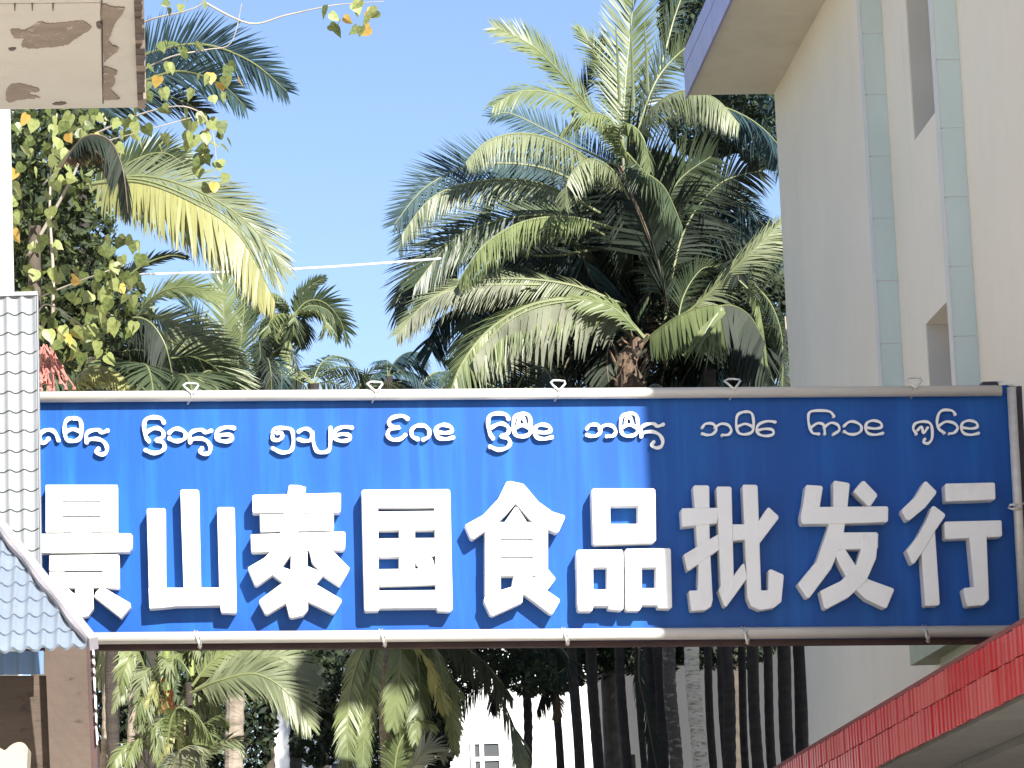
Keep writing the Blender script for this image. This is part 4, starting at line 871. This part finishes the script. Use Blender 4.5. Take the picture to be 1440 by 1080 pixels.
def leafmesh(m, seed):
    rd = random.Random(seed); q = MB()
    out = [(0, .02), (.26, -.06), (.44, .10), (.46, .34), (.32, .62), (.12, .86), (0, 1.06), (-.12, .86), (-.32, .62), (-.46, .34), (-.44, .10), (-.26, -.06)]
    f = rd.uniform(.1, .35)
    vs = [(x, f * abs(x) + .12 * y * y, -y) for x, y in out] + [(0, .05, -.3), (0, .1, -.65)]
    fs = [(0, 1, 12), (1, 2, 12), (2, 3, 12), (3, 4, 13, 12), (4, 5, 13), (5, 6, 13), (6, 7, 13), (7, 8, 13), (8, 9, 12, 13), (9, 10, 12), (10, 11, 12), (11, 0, 12)]
    q.add(vs, fs); return q.mesh('leaf', m, fix=False)
LMESH = {k: [leafmesh(M[k], i) for i in range(3)] for k in ('tleaf_g', 'tleaf_l', 'tleaf_y')}
rl = random.Random(21); inv = Matrix.Translation(-V(ht.location))
def put_leaf(px_, py_, Y, size, key):
    o = link('leaf', rl.choice(LMESH[key]), ht)
    rz = rl.gauss(0, .9); rx = rl.gauss(.25, .45); ry = rl.gauss(0, .5)
    o.location = at(px_, py_, Y); o.rotation_euler = (rx, ry, rz); s_ = size * Y / F_PX * rl.uniform(.8, 1.15); o.scale = (s_, s_, s_)
ZN = [ # region boxes: x0,y0,x1,y1,count,size px
 (205, 55, 335, 135, 26, 18), (290, 85, 325, 130, 5, 18), (160, 150, 330, 205, 34, 19), (270, 195, 325, 262, 13, 19), (455, -6, 540, 38, 15, 19), (225, -12, 300, 12, 9, 13),
 (12, 155, 130, 260, 40, 19), (12, 240, 80, 350, 24, 20), (20, 370, 190, 470, 58, 20), (60, 430, 160, 500, 24, 20), (130, 330, 200, 420, 22, 19), (60, 150, 190, 200, 14, 19)]
total = 0
for x0, y0, x1, y1, n, sz in ZN:
    for _ in range(n):
        if total >= 296: break
        u = rl.random(); key = 'tleaf_y' if u < .09 else ('tleaf_l' if u < .66 else 'tleaf_g')
        put_leaf(rl.uniform(x0, x1), rl.uniform(y0, y1), rl.uniform(27.3, 28.4), sz, key); total += 1
stuff_crown(ht, [(80, 200, 29.4, 90, 60, .7), (60, 300, 29.4, 70, 70, .7), (90, 390, 29.4, 85, 60, .6), (60, 470, 29.4, 60, 70, .6), (120, 450, 29.6, 70, 50, .6)], 4200, [M['tleaf_g'], M['tleaf_d'], M['tleaf_d'], M['tleaf_d']], .06, 31, name='inner_foliage')
t3 = tree(60, 37, 10, 'dark leafy tree behind the heart-leaved tree at the left edge')
stuff_crown(t3, [(60, 220, 37, 90, 90, 1.2), (70, 330, 37, 95, 90, 1.2), (90, 450, 37, 130, 100, 1.2), (170, 520, 37, 110, 60, 1.2)], 13000, [M['tleaf_d'], LM['d'], M['tleaf_g']], .055, 13)

# red flower stalks above the sign, left
q = MB(); rd = random.Random(4)
for k in range(26):
    a = at(58 + rd.uniform(-2, 20), 488 + rd.uniform(-4, 12), 27.6); p = a.copy(); P = [a]
    dx = rd.uniform(-.15, .2)
    for j in range(4): p = p + V((dx * .13, rd.uniform(-.03, .03), -.07)) + V((rd.uniform(-.03, .03), 0, 0)); P.append(p)
    q.tube(P, .006, 4)
    q.tube([P[-1], P[-1] + V((0, 0, -.02))], .013, 5); q.tube([P[2], P[2] + V((.01, 0, -.02))], .012, 5)
o = q.build('flower_cluster', M['fruit']); tag(o, 'hanging coral red palm flower cluster at the left end of the sign top', 'flowers')

# ------------------------------------------------------------------ below the sign, left half
def stemthing(px0, px1, Y, r_, m, lab, ytop=560, seed=0, keys='g', n=4, ringh=.13, bulge=.07, grp='slim palm stems below the sign at the left'):
    a = at(px1, 1080, Y); b2_ = at(px0, 910, Y); d = (b2_ - a); 
    base = V((a.x, Y, 0)); top = V((b2_.x + (b2_.x - a.x) * .5, Y, at(px0, ytop, Y).z))
    t = empty('palm_tree', base, lab, 'palm', grp); trunk(t, base, top, r_ * 1.1, r_, M[m], ringh=ringh, bulge=bulge)
    if n: rosette(t, top, n, 1.6, .45, keys, 90 + seed, el=(0, 70), nl=24)
    return t
stemthing(146, 147, 32, .042, 'trunk', 'slim grey stem nearest the stained post', seed=1)
stemthing(159, 157, 33, .03, 'trunk', 'thin pale stem second from the stained post', seed=2)
stemthing(183, 177, 31, .042, 'trunk', 'sunlit ringed stem with a brown shaded side', seed=3)
stemthing(196, 194, 34, .05, 'trunk_d', 'dark stem right of the sunlit ringed one', seed=4)
stemthing(212, 210, 33, .05, 'trunk_d', 'dark mottled stem left of the yellow-green stem', seed=5)
pgr = stemthing(234, 224, 30.5, .030, 'trunk_g', 'yellow-green smooth stem with orange fruit', seed=6, ringh=.5, bulge=.02)
stemthing(270, 263, 30.8, .024, 'trunk_g', 'second yellow-green smooth stem, slimmer', seed=7, ringh=.5, bulge=.02)
pI = stemthing(537, 530, 29.5, .05, 'trunk', 'pale banded palm stem with long hanging fronds, centre left', seed=8, ringh=.2, n=0, ytop=860)
fi = lambda *a, **k: frond(pI, *a, **k)
fi('l', [(540, 880, 29.1), (515, 905, 29.0), (495, 960, 28.9), (488, 1030, 28.8), (490, 1110, 28.8)], 38, 50, a=(50, 28), roll=15, beta=-10, droop=.45)
fi('l', [(540, 875, 29.2), (515, 900, 29.1), (505, 940, 29.0), (520, 1000, 29.0)], 42, 36, a=(55, 30), roll=15, beta=-10, droop=.5)
fi('l', [(545, 870, 28.9), (562, 905, 28.8), (562, 950, 28.7), (552, 1020, 28.7)], 44, 44, a=(50, 28), roll=10, beta=-10, droop=.5)
fi('l', [(545, 870, 29.1), (580, 905, 29.0), (590, 960, 28.9), (585, 1040, 28.8)], 42, 44, a=(50, 28), roll=15, beta=-15, droop=.5)
fi('y', [(550, 880, 28.8), (595, 920, 28.7), (612, 955, 28.7), (625, 1000, 28.7)], 34, 34, a=(55, 30), roll=20, beta=-5, droop=.4)
fi('l', [(550, 880, 29.1), (600, 910, 29.0), (630, 950, 29.0), (640, 1010, 29.0)], 40, 34, a=(55, 30), roll=20, beta=-15, droop=.5)
fi('l', [(545, 870, 29.5), (560, 940, 29.5), (570, 1010, 29.5), (575, 1090, 29.5)], 40, 34, a=(55, 30), roll=15, beta=-15, droop=.5)
fi('w', [(560, 1110, 28.5), (585, 1070, 28.4), (605, 1050, 28.4), (625, 1060, 28.4)], 40, 26, a=(50, 30), roll=60, beta=-10, droop=.3)
fi('l', [(540, 878, 29.1), (528, 915, 29.0), (520, 965, 28.9), (512, 1040, 28.9), (508, 1110, 28.9)], 34, 44, a=(50, 28), roll=10, beta=-5, droop=.4)
fi('l', [(548, 872, 29.0), (606, 905, 28.9), (622, 950, 28.8), (636, 1000, 28.8), (640, 1060, 28.8)], 34, 40, a=(50, 28), roll=10, beta=-5, droop=.4)
fi('l', [(552, 1110, 29.0), (560, 1050, 28.9), (580, 1020, 28.9), (610, 1020, 28.9)], 40, 30, a=(50, 28), roll=30, beta=-10, droop=.5)
fi('d', [(545, 880, 29.9), (620, 890, 29.9), (680, 930, 29.9), (720, 980, 29.9)], 60, 44, a=(65, 30), roll=30, beta=-30, droop=.5)
pJ = stemthing(262, 268, 29.6, .03, 'trunk_d', 'low palm with one wide pale green frond under the sign', seed=9, n=0, ytop=960)
fj = lambda *a, **k: frond(pJ, *a, **k)
fj('p', [(268, 975, 29.3), (310, 957, 29.1), (360, 948, 29.0), (405, 975, 28.9), (435, 1020, 28.9)], 62, 80, a=(60, 22), roll=62, beta=-10, droop=.25)
fj('p', [(275, 970, 29.4), (330, 940, 29.3), (390, 925, 29.2), (440, 960, 29.1)], 62, 70, a=(55, 22), roll=60, beta=-10, droop=.25)
fj('l', [(270, 965, 29.6), (300, 930, 29.6), (350, 905, 29.6), (420, 905, 29.6)], 50, 50, a=(60, 25), roll=50, beta=-10, droop=.3)
fj('p', [(262, 1120, 29.7), (290, 1060, 29.5), (330, 1040, 29.4), (345, 1060, 29.4)], 34, 30, a=(60, 30), roll=50, beta=-10, droop=.3)
fj('l', [(250, 1100, 29.3), (270, 1040, 29.2), (300, 1010, 29.2), (320, 1015, 29.2)], 40, 34, a=(70, 40), roll=30, beta=-30, droop=.6)
fj('w', [(240, 1100, 29.1), (250, 1060, 29.0), (275, 1050, 29.0), (290, 1080, 29.0)], 40, 30, a=(70, 40), roll=30, beta=-40, droop=.6)
fj('l', [(235, 1050, 29.1), (245, 1000, 29.0), (270, 1000, 29.0), (300, 1040, 29.0)], 36, 30, a=(70, 40), roll=30, beta=-40, droop=.6)
for k, (pts) in enumerate(([(232, 905, 30.8), (225, 950, 30.7), (215, 1000, 30.7)], [(240, 905, 30.8), (250, 950, 30.7), (262, 1010, 30.7)], [(205, 900, 31), (200, 950, 31), (190, 1010, 31)], [(165, 890, 32), (150, 920, 31.9), (138, 960, 31.9)], [(170, 890, 32), (178, 930, 31.9), (170, 980, 31.9)])):
    frond(pgr, 'lgdpp'[k], pts, 34, 26, a=(45, 25), roll=20, beta=-20, droop=.6, seed=k)
rf_ = random.Random(55)
for k in range(26):      # young fronds crowding round the green stems
    x = rf_.uniform(196, 300); y = rf_.uniform(930, 1085); dx = rf_.choice((-1, 1)) * rf_.uniform(14, 40)
    frond(pgr, rf_.choice('lplgpyl'), [(x, y, 30.0), (x + dx * .5, y - rf_.uniform(14, 34), 29.9), (x + dx, y - rf_.uniform(0, 18), 29.8), (x + dx * 1.35, y + rf_.uniform(8, 34), 29.8)], rf_.uniform(20, 32), 16, a=(60, 28), roll=rf_.choice((20, 50)), beta=-20, droop=.5, seed=k)
for k in range(9):
    x = rf_.uniform(140, 205); y = rf_.uniform(900, 960)
    frond(pgr, rf_.choice('pdld'), [(x, y - 30, 32.5), (x + rf_.uniform(-14, 14), y, 32.4), (x + rf_.uniform(-26, 26), y + 50, 32.3)], 24, 16, a=(45, 25), roll=20, beta=-20, droop=.6, seed=k + 50)
q = MB(); rd = random.Random(8)
for k in range(45):
    p = at(236 + rd.gauss(0, 6), 985 + rd.gauss(0, 11), 30.3); q.tube([p, p + V((0, 0, .014)), p + V((.003, 0, .03))], [.008, .016, .006], 6)
q.build('fruit', M['fruit_o'], pgr)
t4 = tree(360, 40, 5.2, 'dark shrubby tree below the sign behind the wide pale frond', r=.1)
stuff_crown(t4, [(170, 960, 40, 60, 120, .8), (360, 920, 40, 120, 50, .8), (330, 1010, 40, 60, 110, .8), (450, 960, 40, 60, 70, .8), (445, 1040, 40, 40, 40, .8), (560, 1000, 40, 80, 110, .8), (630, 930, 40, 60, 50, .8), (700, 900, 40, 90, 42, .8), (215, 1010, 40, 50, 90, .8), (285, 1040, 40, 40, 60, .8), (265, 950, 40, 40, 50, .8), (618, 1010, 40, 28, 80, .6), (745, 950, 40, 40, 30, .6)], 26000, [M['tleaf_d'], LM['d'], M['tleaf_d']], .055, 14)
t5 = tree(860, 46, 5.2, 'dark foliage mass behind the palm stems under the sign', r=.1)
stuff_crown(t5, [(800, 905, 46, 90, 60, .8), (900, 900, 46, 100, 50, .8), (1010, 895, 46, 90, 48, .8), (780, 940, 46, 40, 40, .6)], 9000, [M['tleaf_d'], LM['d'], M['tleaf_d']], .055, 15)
# fronds that hang between the stems
pK = stemthing(736, 745, 41, .05, 'trunk_d', 'dark stem with drooping fronds before the far white building', seed=12, keys='d', grp='palm stems in the row under the sign')
fk = lambda *a, **k: frond(pK, *a, **k)
fk('d', [(770, 900, 40.5), (700, 935, 40.3), (650, 975, 40.2), (610, 1040, 40.2)], 50, 44, a=(60, 30), roll=20, beta=-45, droop=.6, stem=M['stem_d'])
fk('d', [(770, 890, 40.5), (740, 915, 40.4), (700, 950, 40.4), (690, 1000, 40.4)], 46, 40, a=(60, 30), roll=20, beta=-45, droop=.6, stem=M['stem_d'])
fk('p', [(690, 930, 40), (705, 980, 40), (725, 1030, 40), (733, 1090, 40)], 50, 34, a=(35, 20), roll=15, beta=-20, droop=.4)
fk('d', [(770, 890, 40.6), (800, 930, 40.6), (770, 960, 40.6), (755, 1000, 40.6)], 46, 34, a=(60, 30), roll=20, beta=-45, droop=.6)
fk('d', [(900, 890, 42), (898, 950, 42), (908, 1000, 42), (925, 1090, 42)], 36, 34, a=(35, 20), roll=15, beta=-20, droop=.3, stem=M['stem_d'])
fk('r', [(775, 960, 40.8), (783, 985, 40.8), (778, 1010, 40.8)], 22, 22, a=(60, 30), roll=40, beta=-30, droop=.6)

# ------------------------------------------------------------------ far buildings
wb = empty('white_house', (3, 62, 0), 'far white sunlit house with a small window seen under the sign', 'house')
YW = 60.0
q = MB(); aa = at(380, 880, YW); bb = at(831, 880, YW); q.box(aa.x, bb.x, YW, YW + 8, 0, aa.z); q.build('wall', M['white'], wb)
def win(x0, y0, x1, y1, parent, Yp):
    a = at(x0, y0, Yp); b2_ = at(x1, y1, Yp)
    fo = MB()
    for X_ in (a.x, a.x + (b2_.x - a.x) * .32, b2_.x): fo.box(X_ - .035, X_ + .035, Yp - .05, Yp - .002, b2_.z, a.z)
    for z_ in (a.z, a.z + (b2_.z - a.z) * .42, b2_.z): fo.box(a.x, b2_.x, Yp - .052, Yp - .003, z_ - .035, z_ + .035)
    f_ = fo.build('window', M['white'], parent)
    g_ = MB(); g_.box(a.x + .01, b2_.x - .01, Yp - .02, Yp - .004, b2_.z, a.z); g_.build('pane', mat('grey_pane', (.055, .06, .065), .4, var=.2, scale=2), f_)
win(664, 1044, 706, 1100, wb, YW)
win(450, 1050, 490, 1100, wb, YW)
q = MB(); q.box(aa.x - .2, bb.x + .1, YW - .25, YW + 8.2, aa.z + .001, aa.z + .2); q.build('roof', M['conc'], wb)
gb = empty('grey_wall_building', (7, 58, 0), 'grey wall, its shade put into the colour, seen in slivers between the palm stems', 'building')
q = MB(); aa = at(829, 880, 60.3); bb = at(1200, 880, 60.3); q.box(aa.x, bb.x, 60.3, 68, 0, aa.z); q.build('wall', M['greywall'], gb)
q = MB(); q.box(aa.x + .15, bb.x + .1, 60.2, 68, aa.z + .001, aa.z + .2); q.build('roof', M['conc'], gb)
